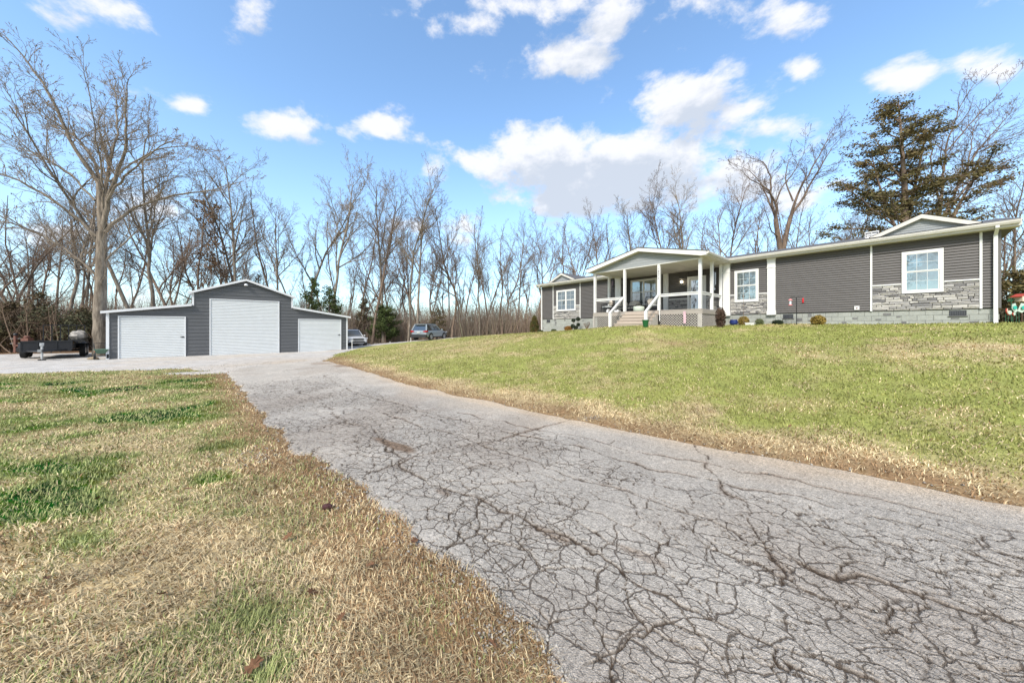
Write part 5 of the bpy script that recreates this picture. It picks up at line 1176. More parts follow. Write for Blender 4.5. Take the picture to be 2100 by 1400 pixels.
def roof_slab(p0, p1, th=.10, y0=-.20, y1=DB_ + .15):
    (a, za), (b, zb) = p0, p1
    mb = MB(); mb.prism([(a, za), (b, zb), (b, zb + .035), (a, za + .035)], y0 + .02, y1, 'y'); r = B_.part('roof_panel', mb, M_wm)
    mb = MB(); mb.prism([(a, za - th), (b, zb - th), (b, zb + .04), (a, za + .04)], y0, y0 + .02, 'y'); mb.prism([(a, za - .03), (b, zb - .03), (b, zb), (a, za)], y0 + .02, 0, 'y'); B_.part('rake_trim', mb, M_wm, parent=r)
roof_slab((-.24, .88), (3.48, 1.46)); roof_slab((3.30, 2.22), (6.20, 3.30)); roof_slab((6.2005, 3.30), (9.12, 2.22)); roof_slab((8.93, 1.50), (12.92, .84))
lp = B_.part('gable_light', MB().box(6.12, 6.26, -.10, .0, 2.90, 3.02), M_wm); B_.part('lamp_head', MB().lathe([(.05, 0), (.11, -.05), (.12, -.13), (.02, -.14)], (6.19, -.16, 3.0), 12), M_wm, parent=lp, smooth=True)
# ------------------------------------------------------------ things on and by the porch (house frame)
M_wick = mat('grey_wicker', (.10, .095, .09), .8, noise=.3, nscale=40); M_cush = mat('beige_cushion', (.52, .47, .40), .9, noise=.06, nscale=9); M_pil = mat('striped_pillow', (.60, .54, .46), .9, noise=.12, nscale=14, stretch=(1, 1, 6)); M_grey_c = mat('grey_cushion', (.36, .38, .38), .9, noise=.08, nscale=12)
F0 = .90
def armchair(x, y, rz, label, cm, pm):
    M = FH @ Matrix.Translation((x, y, F0)) @ Matrix.Rotation(rz, 4, 'Z'); t = Thing('porch_chair', label, 'chair', (0, 0, 0), M)
    m = MB(); m.tube([(-.34, -.02, .62), (-.36, .30, .60), (-.30, .36, .92), (.30, .36, .92), (.36, .30, .60), (.34, -.02, .62), (.34, -.30, .55)], .02, 6)
    for x_ in (-.34, .34):
        m.tube([(x_, -.30, .0), (x_, -.30, .56), (x_, .0, .62)], .018, 6); m.tube([(x_ * .95, .34, 0), (x_ * .95, .32, .62)], .018, 6)
    m.box(-.33, .33, -.30, .32, .26, .31); t.part('frame', m, M_black)
    w = MB()
    for i in range(9):
        u = -.28 + i * .07; w.tube([(u, .33, .30), (u, .37, .90)], .008, 4)
    for i in range(6): w.tube([(-.30, .335 + i * .006, .38 + i * .09), (.30, .335 + i * .006, .38 + i * .09)], .008, 4)
    t.part('woven_back', w, M_wick); t.part('seat_cushion', MB().blob((0, -.0, .37), (.33, .33, .085), .02, 16, 8), cm, smooth=True); t.part('pillow', MB().blob((0, .22, .60), (.27, .10, .22), .02, 14, 8), pm, smooth=True); return t
armchair(7.70, -2.05, R(-42), 'dark wicker armchair with pale cushion at the left end of the porch', M_grey_c, M_cush)
armchair(10.35, -1.45, R(38), 'dark wicker armchair with beige pillow near the middle porch posts', M_grey_c, M_pil)
t = Thing('loveseat', 'dark framed loveseat with beige cushions and pillows under the porch window', 'loveseat', (7.95, -.15, F0), FH)
m = MB(); m.box(7.10, 8.80, -.55, .20, F0 + .20, F0 + .27)
for x in (7.1, 8.8): m.tube([(x, -.52, F0), (x, -.52, F0 + .55), (x, .18, F0 + .62), (x, .2, F0)], .02, 6)
m.tube([(7.1, .2, F0 + .6), (7.1, .24, F0 + .85), (8.8, .24, F0 + .85), (8.8, .2, F0 + .6)], .02, 6); t.part('frame', m, M_black)
for x in (7.53, 8.37): t.part('seat_cushion', MB().blob((x, -.2, F0 + .34), (.41, .36, .10), .02, 16, 8), M_cush, smooth=True); t.part('back_cushion', MB().blob((x, .08, F0 + .60), (.40, .12, .27), .02, 16, 8), M_cush, smooth=True)
t.part('pillow', MB().blob((8.50, -.10, F0 + .62), (.24, .11, .20), .03, 12, 8), M_pil, smooth=True); t.part('pillow', MB().blob((7.32, -.10, F0 + .62), (.22, .11, .19), .03, 12, 8), M_pil, smooth=True)
t = Thing('coffee_table', 'low black metal coffee table in front of the loveseat', 'table', (8.6, -1.45, F0), FH)
t.part('tabletop', MB().box(8.12, 9.12, -1.72, -1.18, F0 + .38, F0 + .41), M_black)
for x in (8.17, 9.07):
    for y in (-1.67, -1.23): t.part('leg', MB().tube([(x, y, F0 + .38), (x + (.05 if x < 8.6 else -.05), y, F0 + .2), (x, y, F0)], .016, 6), M_black)
single('ottoman', MB().lathe([(.24, 0), (.30, .06), (.31, .2), (.29, .30), (.10, .33)], (0, 0, 0), 18), mat('sage_fabric', (.50, .56, .47), .9, noise=.1, nscale=20), 'round pale sage ottoman at the head of the porch steps', 'ottoman', smooth=True, pos=(9.92, -2.25, F0), frame=FH)
def tree_lantern(x, y, z, h, label, w=.055):
    t = Thing('candle_lantern', label, 'lantern', (x, y, z), FH); t.part('body', MB().box(x - w, x + w, y - w, y + w, z, z + h * .72), M_white); t.part('lid', MB().lathe([(w * 1.2, h * .72), (w * .5, h * .86), (.01, h)], (x, y, z), 8), M_white)
tree_lantern(8.24, -2.85, F0, .20, 'small white candle lantern at the deck edge by the left stair rail', .05); tree_lantern(8.91, -2.85, F0, .14, 'squat white planter box on the deck edge between stair rail and second post', .13)
t = Thing('wall_lantern', 'lit glass box lantern on the dark siding left of the front door', 'lantern', (11.22, .58, 2.62), FH)
t.part('back_plate', MB().box(11.15, 11.29, .54, .58, 2.66, 2.94), M_black); m = MB()
for x in (11.13, 11.30):
    for y in (.34, .50): m.box(x, x + .012, y, y + .012, 2.62, 2.90)
m.box(11.12, 11.32, .33, .52, 2.90, 2.92).box(11.12, 11.32, .33, .52, 2.605, 2.62); t.part('cage', m, mat('brushed_nickel', (.5, .48, .45), .35, metal=.8)); t.part('bulb', MB().blob((11.22, .42, 2.74), (.045, .045, .07), .01, 12, 8), mat('lamp_glow', (1, .9, .7), .5, emit=((1, .86, .62), 14)), smooth=True)
t = Thing('hanging_lantern', 'black square lantern plaque hung on the siding at the left end of the porch', 'lantern', (6.84, -.02, 2.75), FH)
t.part('body', MB().box(6.75, 6.93, -.10, -.02, 2.78, 3.26), M_black); t.part('cap', MB().prism([(6.72, 3.26), (6.96, 3.26), (6.84, 3.36)], -.12, -.02, 'y'), M_black); t.part('glass', MB().box(6.79, 6.89, -.105, -.10, 2.86, 3.2), mat('smoked_glass', (.10, .06, .07), .2)); t.part('pendant', MB().box(6.83, 6.86, -.04, -.02, 2.45, 2.62), M_black)
t = Thing('wind_chime', 'large tubular wind chime with round sail hanging at the right end of the porch', 'wind chime', (13.30, -.62, 3.33), FH)
t.part('hanger', MB().tube([(13.30, -.62, 3.35), (13.30, -.62, 3.02)], .006, 5).lathe([(.11, 0), (.11, .02)], (13.30, -.62, 3.0), 12), M_black)
for i in range(5):
    a = i * 1.2566; x, y = 13.30 + .085 * math.cos(a), -.62 + .085 * math.sin(a); t.part('tube', MB().tube([(x, y, 2.93), (x, y, 2.28 - .05 * i)], .012, 7), mat('chime_steel', (.45, .47, .5), .3, metal=.9) if i == 0 else bpy.data.materials['chime_steel'])
t.part('sail', MB().tube([(13.30, -.62, 3.0), (13.30, -.62, 2.1)], .004, 4).lathe([(.075, -.008), (.075, .008)], (13.30, -.62, 2.05), 14, 'y'), bpy.data.materials['chime_steel'])
def pos_on(s, y): x_, y_ = hxy(s, y); return x_, y_, g1(x_, y_)
def ground_at(s, y, dz=0): return (s, y, hz(s, y) + dz)
single('bucket', MB().lathe([(.10, 0), (.155, .31), (.165, .31), (.165, .35), (.14, .35), (.10, .05)], (0, 0, 0), 18), mat('green_plastic', (.012, .10, .03), .4), 'dark green bucket standing before the right stair newel', 'bucket', smooth=False, pos=ground_at(11.72, -4.95), frame=FH)
t = Thing('garden_flag', 'thin stake with narrow white flag beside the right edge of the steps', 'flag', ground_at(11.94, -3.9), FH); z0 = t.off.z
t.part('stake', MB().tube([(11.94, -3.9, z0), (11.94, -3.9, z0 + 1.05)], .009, 5), M_black); t.part('cloth', MB().box(11.90, 11.94, -3.91, -3.89, z0 + .25, z0 + .85), M_white)
single('pink_ribbon', MB().add([(-.06, 0, .02), (.06, -.02, 0), (.07, 0, .30), (-.05, -.02, .30), (.05, -.01, .60), (-.06, -.03, .60)], [(0, 1, 2, 3), (3, 2, 4, 5)]).box(-.05, .05, -.03, -.01, .55, .62), mat('pink_print', (.62, .42, .48), .8, noise=.35, nscale=22), 'pink and white windsock hung on the lattice right of the steps', 'windsock', pos=(12.82, -3.16, .18), frame=FH)
# shrubs along the house
M_lg = mat('shrub_green', (.055, .075, .022), .85, noise=.35, nscale=7); M_or = mat('shrub_rust', (.26, .13, .03), .85, noise=.35, nscale=7); M_gold = mat('shrub_gold', (.27, .19, .04), .85, noise=.4, nscale=7); M_br = mat('shrub_dead', (.085, .05, .035), .9, noise=.3, nscale=7); M_dg = mat('topiary_green', (.018, .032, .014), .85, noise=.35, nscale=9)
def leafy(C, R_, n, size, m, rng, hollow=.5):
    u = rng.normal(size=(n, 3)); u /= np.linalg.norm(u, axis=1, keepdims=True); u *= rng.uniform(hollow, 1.04, (n, 1)); return leaf_quads(u * np.array(R_) + np.array(C), size, rng, 0, 1.2)
def shrub(name, label, s, y, w, h, m, seed, n=1500, size=.035, twigs=10, fall=None):
    rng = np.random.default_rng(seed); x_, y_, z_ = pos_on(s, y); t = Thing(name, label, 'shrub', (x_, y_, z_ - .02)); v, f = leafy((0, 0, h * .48), (w / 2, w / 2, h * .54), n, size, m, rng); link('foliage', mesh_from('foliage', v, f, m), t.o)
    wd = Wood()
    for i in range(twigs):
        a = rng.uniform(0, 6.28); wd.tube(np.array([[0, 0, 0], [math.cos(a) * w * .25, math.sin(a) * w * .25, h * .5], [math.cos(a) * w * .45, math.sin(a) * w * .45, h * rng.uniform(.7, 1)]]), np.array([.012, .008, .004]), 4)
    link('stems', wd.mesh('stems', M_twig2), t.o); return t
shrub('shrub', 'rust orange mound shrub at the left foundation under the double window', 3.48, -.75, .62, .38, M_or, 1, 2200, .03); shrub('shrub', 'low olive shrub at the left corner of the house by the downspout', .30, -.55, .5, .22, M_lg, 2, 900)
shrub('shrub', 'small green shrub between corner shrub and rust mound', 1.85, -.6, .45, .20, M_lg, 3, 900); shrub('shrub', 'green gold shrub beside the blue pot', 14.62, -.50, .46, .46, M_gold, 4, 1500); shrub('shrub', 'pale green small shrub below the single window, right side', 15.28, -.5, .36, .30, mat('sage_leaf', (.13, .16, .07), .85, noise=.3, nscale=7), 5, 900, .028)
shrub('shrub', 'dark green low shrub left of the black foundation vent near the bird feeders', 15.98, -.5, .44, .22, M_dg, 6, 1200, .025); shrub('shrub', 'golden spiky shrub right of the bird feeder pole', 17.42, -.6, .50, .42, M_gold, 7, 1700, .04)
shrub('dead_shrub', 'dark brown dead shrub against the side lattice of the porch', 14.22, -2.6, .42, .95, M_br, 8, 1500, .045, 16)
# topiary
rng = np.random.default_rng(4); x_, y_, z_ = pos_on(4.2, -.8); t = Thing('topiary', 'dark topiary of round clipped balls on bare stems by the left foundation', 'topiary', (x_, y_, z_)); w = Wood()
for dx, dz, r in [(-.26, .32, .17), (.0, .20, .17), (.22, .42, .14), (-.20, .74, .15), (.20, .84, .16)]:
    w.tube(np.array([[0, 0, 0], [dx * .5, 0, dz * .4], [dx, 0, dz]]), np.array([.02, .015, .012]), 5); v, f = leafy((dx * .8, -dx * .3, dz), (r, r, r * .92), 700, .028, M_dg, rng, .6); link('leaf_ball', mesh_from('leaf_ball', v, f, M_dg), t.o)
link('stems', w.mesh('stems', M_twig2), t.o)
shrub('bare_shrub', 'reddish bare twiggy shrub between topiary and porch', 5.05, -.6, .55, .62, M_br, 12, 160, .02, 22)
# arborvitae at the left corner
rng = np.random.default_rng(14); x_, y_ = at(1096, 29.3); t = Thing('arborvitae', 'narrow golden green columnar arborvitae left of the house corner', 'shrub', (x_, y_, g1(x_, y_))); C = []
zz = rng.uniform(0, 1, 5200); rr_ = .40 * np.sqrt(np.clip(np.minimum(1, (1 - zz) * 1.5), 0, 1)) * rng.uniform(.55, 1.05, 5200); a = rng.uniform(0, 6.28, 5200); v, f = leaf_quads(np.stack([np.cos(a) * rr_, np.sin(a) * rr_, zz * 1.48 + .04], -1), .05, rng, -.3, .8)
link('foliage', mesh_from('foliage', v, f, mat('arborvitae_leaf', (.075, .085, .02), .85, noise=.4, nscale=5, color2=(.13, .08, .025))), t.o); link('trunk', MB().tube([(0, 0, -.1), (0, 0, 1.2)], .04, 6).mesh('trunk', M_bark2), t.o)
# pots
single('flower_pot', MB().lathe([(.10, 0), (.17, .08), (.19, .18), (.15, .28), (.16, .30), (.13, .30), (.10, .2)], (0, 0, 0), 18), mat('blue_glaze', (.02, .035, .16), .2), 'round glazed cobalt blue pot at the foot of the wall', 'pot', smooth=True, pos=ground_at(14.22, -.65), frame=FH)
single('planter_tray', MB().box(-.18, .18, -.09, .09, 0, .11).box(-.2, .2, -.11, .11, .09, .12), M_white, 'low white planter tray right of the blue pot', 'planter', pos=ground_at(14.95, -.75), frame=FH)
# feeder pole
px_, py_, pz_ = ground_at(16.72, -.8)
t = Thing('feeder_pole', 'tall black double shepherd hook pole in front of the wide siding', 'pole', (px_, py_, pz_), FH)
t.part('pole', MB().tube([(px_, py_, pz_ - .05), (px_, py_, 1.37)], .016, 6), M_black)
for s_ in (-1, 1): t.part('hook', MB().tube([(px_, py_, 1.36), (px_ + s_ * .10, py_, 1.39), (px_ + s_ * .21, py_, 1.37), (px_ + s_ * .23, py_, 1.33)], .009, 5), M_black)
M_redp = mat('red_plastic', (.50, .02, .025), .35); M_clear = mat('clear_tube', (.62, .64, .70), .15)
x = px_ - .22; t = Thing('bird_feeder', 'clear tube bird feeder with pinkish red cap and tray on the left hook', 'bird feeder', (x, py_, 1.0), FH)
t.part('tube', MB().lathe([(.042, .04), (.042, .24)], (x, py_, 1.0), 12), M_clear); t.part('cap', MB().lathe([(.085, .23), (.05, .28), (.01, .31)], (x, py_, 1.0), 12), mat('faded_red', (.62, .22, .22), .4)); t.part('tray', MB().lathe([(.04, .05), (.085, .02), (.08, .0), (.02, -.01)], (x, py_, 1.0), 12), bpy.data.materials['faded_red'])
x = px_ + .22; t = Thing('bird_feeder', 'dark red nectar feeder with black base on the right hook', 'bird feeder', (x, py_, 1.06), FH)
t.part('bottle', MB().lathe([(.02, .02), (.035, .06), (.036, .22), (.02, .25)], (x, py_, 1.06), 12), M_redp); t.part('base', MB().lathe([(.03, .03), (.085, .01), (.085, -.015), (.03, -.02)], (x, py_, 1.06), 12), M_black)
px_, py_, pz_ = ground_at(14.72, -.9)
t = Thing('plant_hook', 'slender dark plant stand with looped arms before the single window', 'plant hook', (px_, py_, pz_), FH)
t.part('stake', MB().tube([(px_, py_, pz_ - .05), (px_, py_, 1.62)], .008, 5), M_twig2); t.part('arms', MB().tube([(px_ - .28, py_, 1.42), (px_ - .22, py_, 1.58), (px_ - .08, py_, 1.60), (px_, py_, 1.5), (px_ + .1, py_, 1.6), (px_ + .25, py_, 1.58), (px_ + .30, py_, 1.42)], .006, 5), M_twig2)
# garden ornaments beyond the right corner
M_teal = mat('teal_enamel', (.02, .42, .33), .35); M_mint = mat('mint_enamel', (.50, .62, .54), .45, noise=.15, nscale=15); M_ivory = mat('ivory_enamel', (.72, .62, .48), .5, noise=.15, nscale=20); M_rr = mat('rust_rim', (.45, .07, .045), .5); M_gr = mat('green_tin', (.03, .11, .06), .5)
def gp(px, D): x, y = at(px, D); return x, y, g1(x, y)
def zpx(py, D): return (671 - py) / 680 * D
D = 11.6
x, y, z = gp(2087, D); t = Thing('butterfly_stake', 'mint and teal metal butterfly on green stakes beyond the right house corner', 'garden ornament', (x, y, z))
zc = zpx(632, D)
for s_ in (-1, 1):
    t.part('wing', MB().add([(x, y, zc - .10), (x + s_ * .10, y - .02, zc + .18), (x + s_ * .26, y - .05, zc + .14), (x + s_ * .27, y - .05, zc - .02), (x + s_ * .12, y - .02, zc - .16), (x, y + .012, zc - .10), (x + s_ * .10, y - .008, zc + .18), (x + s_ * .26, y - .038, zc + .14), (x + s_ * .27, y - .038, zc - .02), (x + s_ * .12, y - .008, zc - .16)], [(0, 1, 2, 3, 4), (5, 9, 8, 7, 6), (0, 5, 6, 1), (1, 6, 7, 2), (2, 7, 8, 3), (3, 8, 9, 4), (4, 9, 5, 0)]), M_mint)
    t.part('wing_spot', MB().lathe([(.065, -.006), (.065, .006)], (x + s_ * .15 - .03, y - .06, zc + .02), 12, 'y'), M_teal); t.part('stake', MB().tube([(x + s_ * .04, y, zc - .1), (x + s_ * .05, y, z)], .008, 5), M_gr)
for (px, py, r, lab, ti) in [(2064.5, 637.5, .085, 'cream oval metal petal dish with red rim, nearest the house corner', .5), (2069.5, 641, .08, 'round white metal petal dish with red rim left of the butterfly', 0), (2079, 644, .06, 'small pale metal dish low under the butterfly', .2)]:
    x, y, z = gp(px, D - .1); zc = zpx(py, D - .1); t = Thing('petal_dish', lab, 'garden ornament', (x, y, z), rz=ti); t.part('rim', MB().lathe([(r, -.012), (r, .012)], (x, y, zc), 16, 'y'), M_rr, local=False); t.part('face', MB().lathe([(r * .86, -.02), (r * .86, -.013)], (x, y, zc + .006), 16, 'y'), M_ivory if px < 2068 else M_mint); t.part('stem', MB().tube([(x, y + .02, zc), (x, y + .02, z)], .007, 5), M_gr)
x, y, z = gp(2094, D + .4); z1 = zpx(618, D + .4); t = Thing('bird_house', 'cream birdhouse with dark red curved roof at the right edge', 'birdhouse', (x, y, z))
t.part('box', MB().box(x - .10, x + .16, y - .1, y + .1, z1, z1 + .20), M_ivory); t.part('roof', MB().prism([(x - .19, z1 + .15), (x - .10, z1 + .215), (x + .03, z1 + .24), (x + .16, z1 + .215), (x + .24, z1 + .15), (x + .24, z1 + .18), (x + .03, z1 + .28), (x - .19, z1 + .18)], y - .14, y + .14, 'y'), M_rr); t.part('pole', MB().tube([(x + .03, y, z), (x + .03, y, z1)], .02, 6), M_br)
rng = np.random.default_rng(6); x, y, z = gp(2074, D + .5); t = Thing('tin_flower', 'dark green metal leaf plant rising above the petal dishes', 'garden ornament', (x, y, z)); m = MB(); m.tube([(x, y, z), (x, y, zpx(607, D))], .01, 5); t.part('stem', m, M_gr); 
for a, l in ((2.6, .2), (2.95, .22), (.5, .2), (.9, .16), (1.8, .12)):
    m = MB(); b = Vector((x, y, zpx(617, D) + .05 * math.sin(a * 3))); e = b + Vector((math.cos(a) * l, -.03, math.sin(a) * l * .8)); q = Vector((-math.sin(a), 0, math.cos(a))) * .03; md = (b + e) / 2; m.add([b, md + q, e, md - q, b + Vector((0, .01, 0)), md + q + Vector((0, .01, 0)), e + Vector((0, .01, 0)), md - q + Vector((0, .01, 0))], [(0, 1, 2, 3), (7, 6, 5, 4), (0, 4, 5, 1), (1, 5, 6, 2), (2, 6, 7, 3), (3, 7, 4, 0)]); t.part('leaf', m, M_gr)
x, y, z = gp(2085, D + 1.6); v, f = leafy((0, 0, .3), (1.0, .6, .42), 4200, .05, M_br, rng, .3); t = Thing('shrub', 'dark tangled shrub behind the metal garden ornaments', 'shrub', (x + .35, y, z)); link('foliage', mesh_from('foliage', v, f, mat('tangled_shrub', (.05, .045, .025), .9, noise=.4, nscale=6)), t.o)

# ------------------------------------------------------------ vehicles
M_tyre = mat('tyre', (.02, .02, .02), .85); M_rim = mat('alloy_rim', (.45, .46, .48), .3, metal=.7); M_plast = mat('black_plastic', (.025, .026, .028), .6); M_cglass = glass_mat('car_glass', (.02, .025, .028), .12); M_lampg = mat('lamp_glass', (.55, .57, .6), .15); M_tail = mat('tail_lamp', (.45, .012, .012), .25)
def suv(name, label, x, y, z, heading, paint, L, Wd, Hh, roofc=None, dark_roof=False, glass=None):
    """x forward, y left, z up in the car's frame"""
    z += 0
    t = Thing(name, label, 'suv', (0, 0, 0), Matrix.Translation((x, y, z)) @ Matrix.Rotation(heading, 4, 'Z'))
    h = L / 2; w = Wd / 2; belt = Hh * .60; hood = Hh * .585
    # lower body: rings of (y,z) along x
    st = [(-h + .02, .86, .48, .92 * belt), (-h + .10, .95, .36, belt * 1.0), (-h + .5, .99, .30, belt * 1.02), (-h * .3, 1.0, .27, belt), (h * .10, 1.0, .27, belt * .99), (h * .38, .99, .28, hood), (h * .72, .98, .29, hood * .97), (h - .22, .95, .30, hood * .90), (h - .06, .87, .38, hood * .80), (h + .0, .80, .46, hood * .66)]
    V = []; F = []
    for X, k, zl, zt in st:
        W_ = w * k; ring = [(-W_ * .80, zl), (-W_ * .96, zl + .05), (-W_, zl + .25 * (zt - zl)), (-W_ * 1.0, zl + .66 * (zt - zl)), (-W_ * .95, zt - .05), (-W_ * .84, zt), (0, zt + .03), (W_ * .84, zt), (W_ * .95, zt - .05), (W_ * 1.0, zl + .66 * (zt - zl)), (W_, zl + .25 * (zt - zl)), (W_ * .96, zl + .05), (W_ * .80, zl)]
        V.append([(X, a, b) for a, b in ring])
    n = 13; vs = [p for r in V for p in r]; fs = []
    for i in range(len(st) - 1):
        for j in range(n): fs.append((i * n + j, i * n + (j + 1) % n, (i + 1) * n + (j + 1) % n, (i + 1) * n + j))
    fs.append(tuple(range(n))); fs.append(tuple((len(st) - 1) * n + j for j in range(n))[::-1])
    body = t.part('body', MB().add(vs, fs), paint, smooth=True); md = body.modifiers.new('s', 'SUBSURF'); md.levels = 1; md.render_levels = 2
    # greenhouse
    def green(ins, top, bot=None):
        xb0, xb1, xt0, xt1 = -h + .10 + ins, h * .36 - ins * 2, -h + .42 + ins, h * .02 - ins; wb, wt = w * .90 - ins, w * .70 - ins; zb = belt - .03
        return [(xb0, -wb, zb), (xb1, -wb, zb), (xb1, wb, zb), (xb0, wb, zb), (xt0, -wt, top), (xt1, -wt, top), (xt1, wt, top), (xt0, wt, top)], [(0, 1, 5, 4), (1, 2, 6, 5), (2, 3, 7, 6), (3, 0, 4, 7), (4, 5, 6, 7)]
    gv, gf = green(0, Hh - .07); t.part('windows', MB().add(gv, gf), glass or M_cglass)
    P = [Vector(p) for p in gv]
    rp = MB()
    rp.add([(P[4].x - .06, -w * .70, Hh - .10), (P[5].x + .02, -w * .70, Hh - .10), (P[5].x + .02, w * .70, Hh - .10), (P[4].x - .06, w * .70, Hh - .10), (P[4].x - .10, -w * .62, Hh - .03), (P[5].x - .15, -w * .62, Hh - .0), (P[5].x - .15, w * .62, Hh - .0), (P[4].x - .10, w * .62, Hh - .03)], [(0, 1, 2, 3), (4, 7, 6, 5), (0, 4, 5, 1), (1, 5, 6, 2), (2, 6, 7, 3), (3, 7, 4, 0)])
    t.part('roof', rp, roofc or paint)
    for a, b, r in ((0, 4, .07), (1, 5, .04), (2, 6, .04), (3, 7, .07)): t.part('pillar', MB().tube([P[a], P[b]], r, 6), paint)
    for s_ in (-1, 1):
        for fx in (.30, .62):
            a = P[0].lerp(P[1], fx) if s_ < 0 else P[3].lerp(P[2], fx); b = P[4].lerp(P[5], fx) if s_ < 0 else P[7].lerp(P[6], fx); t.part('pillar', MB().tube([a, b], .025, 5), M_plast)
        t.part('roof_rail', MB().tube([(P[4].x + .1, s_ * w * .62, Hh + .01), (P[4].x + .2, s_ * w * .62, Hh + .045), (P[5].x - .25, s_ * w * .62, Hh + .045), (P[5].x - .15, s_ * w * .62, Hh + .0)], .018, 5), M_plast)
        t.part('mirror', MB().blob((P[1].x - .05, s_ * (w + .08), belt + .06), (.09, .10, .08), .02, 10, 6), paint, smooth=True)
        t.part('sill_cladding', MB().box(-h * .55, h * .55, s_ * (w - .03) if s_ > 0 else -w - .012, w + .012 if s_ > 0 else -w + .03, .26, .38), M_plast)
        for wx in (-h * .60, h * .63):
            t.part('wheel_arch', MB().lathe([(.42, -.02), (.42, .02)], (wx, s_ * (w - .015), .37), 22, 'y'), M_plast)
            wl = t.part('wheel', MB().lathe([(.20, -.11), (.345, -.11), (.362, -.07), (.362, .07), (.345, .11), (.20, .11)], (wx, s_ * (w - .085), .362), 24, 'y'), M_tyre, smooth=False)
            r = MB(); r.lathe([(.235, -.02), (.235, .02)], (wx, s_ * (w + .0), .362), 20, 'y'); t.part('rim', r, M_plast, parent=wl)
            sp = MB(); 
            for i in range(5):
                a = i * 1.2566 + .3; sp.tube([(wx, s_ * (w + .028), .362), (wx + .21 * math.cos(a), s_ * (w + .024), .362 + .21 * math.sin(a))], .038, 4)
            sp.lathe([(.245, -.012), (.25, .012), (.225, .012), (.22, -.012)], (wx, s_ * (w + .022), .362), 20, 'y'); t.part('spokes', sp, M_rim, parent=wl)
        t.part('headlight', MB().prism([(s_ * w * .52, hood * .74), (s_ * w * .93, hood * .77), (s_ * w * .93, hood * .90), (s_ * w * .52, hood * .84)], h - .10, h - .005, 'x'), M_lampg)
        t.part('tail_light', MB().prism([(s_ * w * .56, belt * .86), (s_ * w * .99, belt * .84), (s_ * w * .97, belt * .99), (s_ * w * .56, belt * .93)], -h - .005, -h + .35, 'x'), M_tail)
    t.part('rear_bumper', MB().box(-h - .03, -h + .25, -w * .93, w * .93, .30, .62), M_plast); t.part('front_bumper', MB().box(h - .25, h + .03, -w * .90, w * .90, .28, .46), M_plast)
    t.part('grille', MB().box(h - .05, h + .03, -w * .50, w * .50, hood * .62, hood * .86), M_plast)
    for i in range(3): t.part('grille_bar', MB().box(h + .03, h + .045, -w * .48, w * .48, hood * (.65 + .07 * i), hood * (.675 + .07 * i)), M_rim)
    t.part('skid_plate', MB().box(h + .01, h + .05, -w * .55, w * .55, .34, .42), M_rim); t.part('lower_grille', MB().box(h + .0, h + .035, -w * .62, w * .62, .46, .56), M_plast)
    t.part('licence_plate', MB().box(-h - .045, -h - .02, -.17, .17, .74, .88), mat('plate', (.5, .5, .48), .5) if 'plate' not in bpy.data.materials else bpy.data.materials['plate']); t.part('rear_wiper', MB().tube([(-h + .14, .0, belt + .06), (-h + .20, .35, belt + .14)], .012, 4), M_plast)
    t.part('spoiler', MB().box(P[4].x - .22, P[4].x + .05, -w * .62, w * .62, Hh - .09, Hh - .04), paint if not dark_roof else paint)
    return t
def paintm(n, c): 
    m = mat(n, c, .32, spec=.6); m.node_tree.nodes['Principled BSDF'].inputs['Coat Weight'].default_value = .6; return m
x, y = at(882, 36.0); suv('parked_suv', 'blue-grey SUV parked on the rise, seen from its rear right side', x, y, g1(x, y) + .02, R(74), paintm('paint_blue_grey', (.26, .31, .35)), 4.6, 1.86, 1.70)
x, y = at(722, 36.5); suv('parked_suv', 'white SUV half hidden by the right end of the barn, facing the camera', x, y, g1(x, y) + .0, R(-50), paintm('paint_white', (.80, .80, .79)), 4.9, 1.98, 1.78, glass=glass_mat('painted_reflection_glass', (.20, .185, .15), .10))  # cream base colour of this glass stands in for interior reflections
for px, D, top, lab in [(722, 26.6, 697, 'thin white marker post in the gravel right of the barn'), (842.5, 31.5, 692, 'thin white marker post at the rear of the blue SUV'), (800, 33, 700, 'thin pale marker stake on the gravel edge between the two parked cars')]:
    x, y = at(px, D); z = g1(x, y); single('marker_post', MB().box(-.018, .018, -.018, .018, -.05, (671 - top) / 680 * D - z), M_white, lab, 'post', pos=(x, y, z))
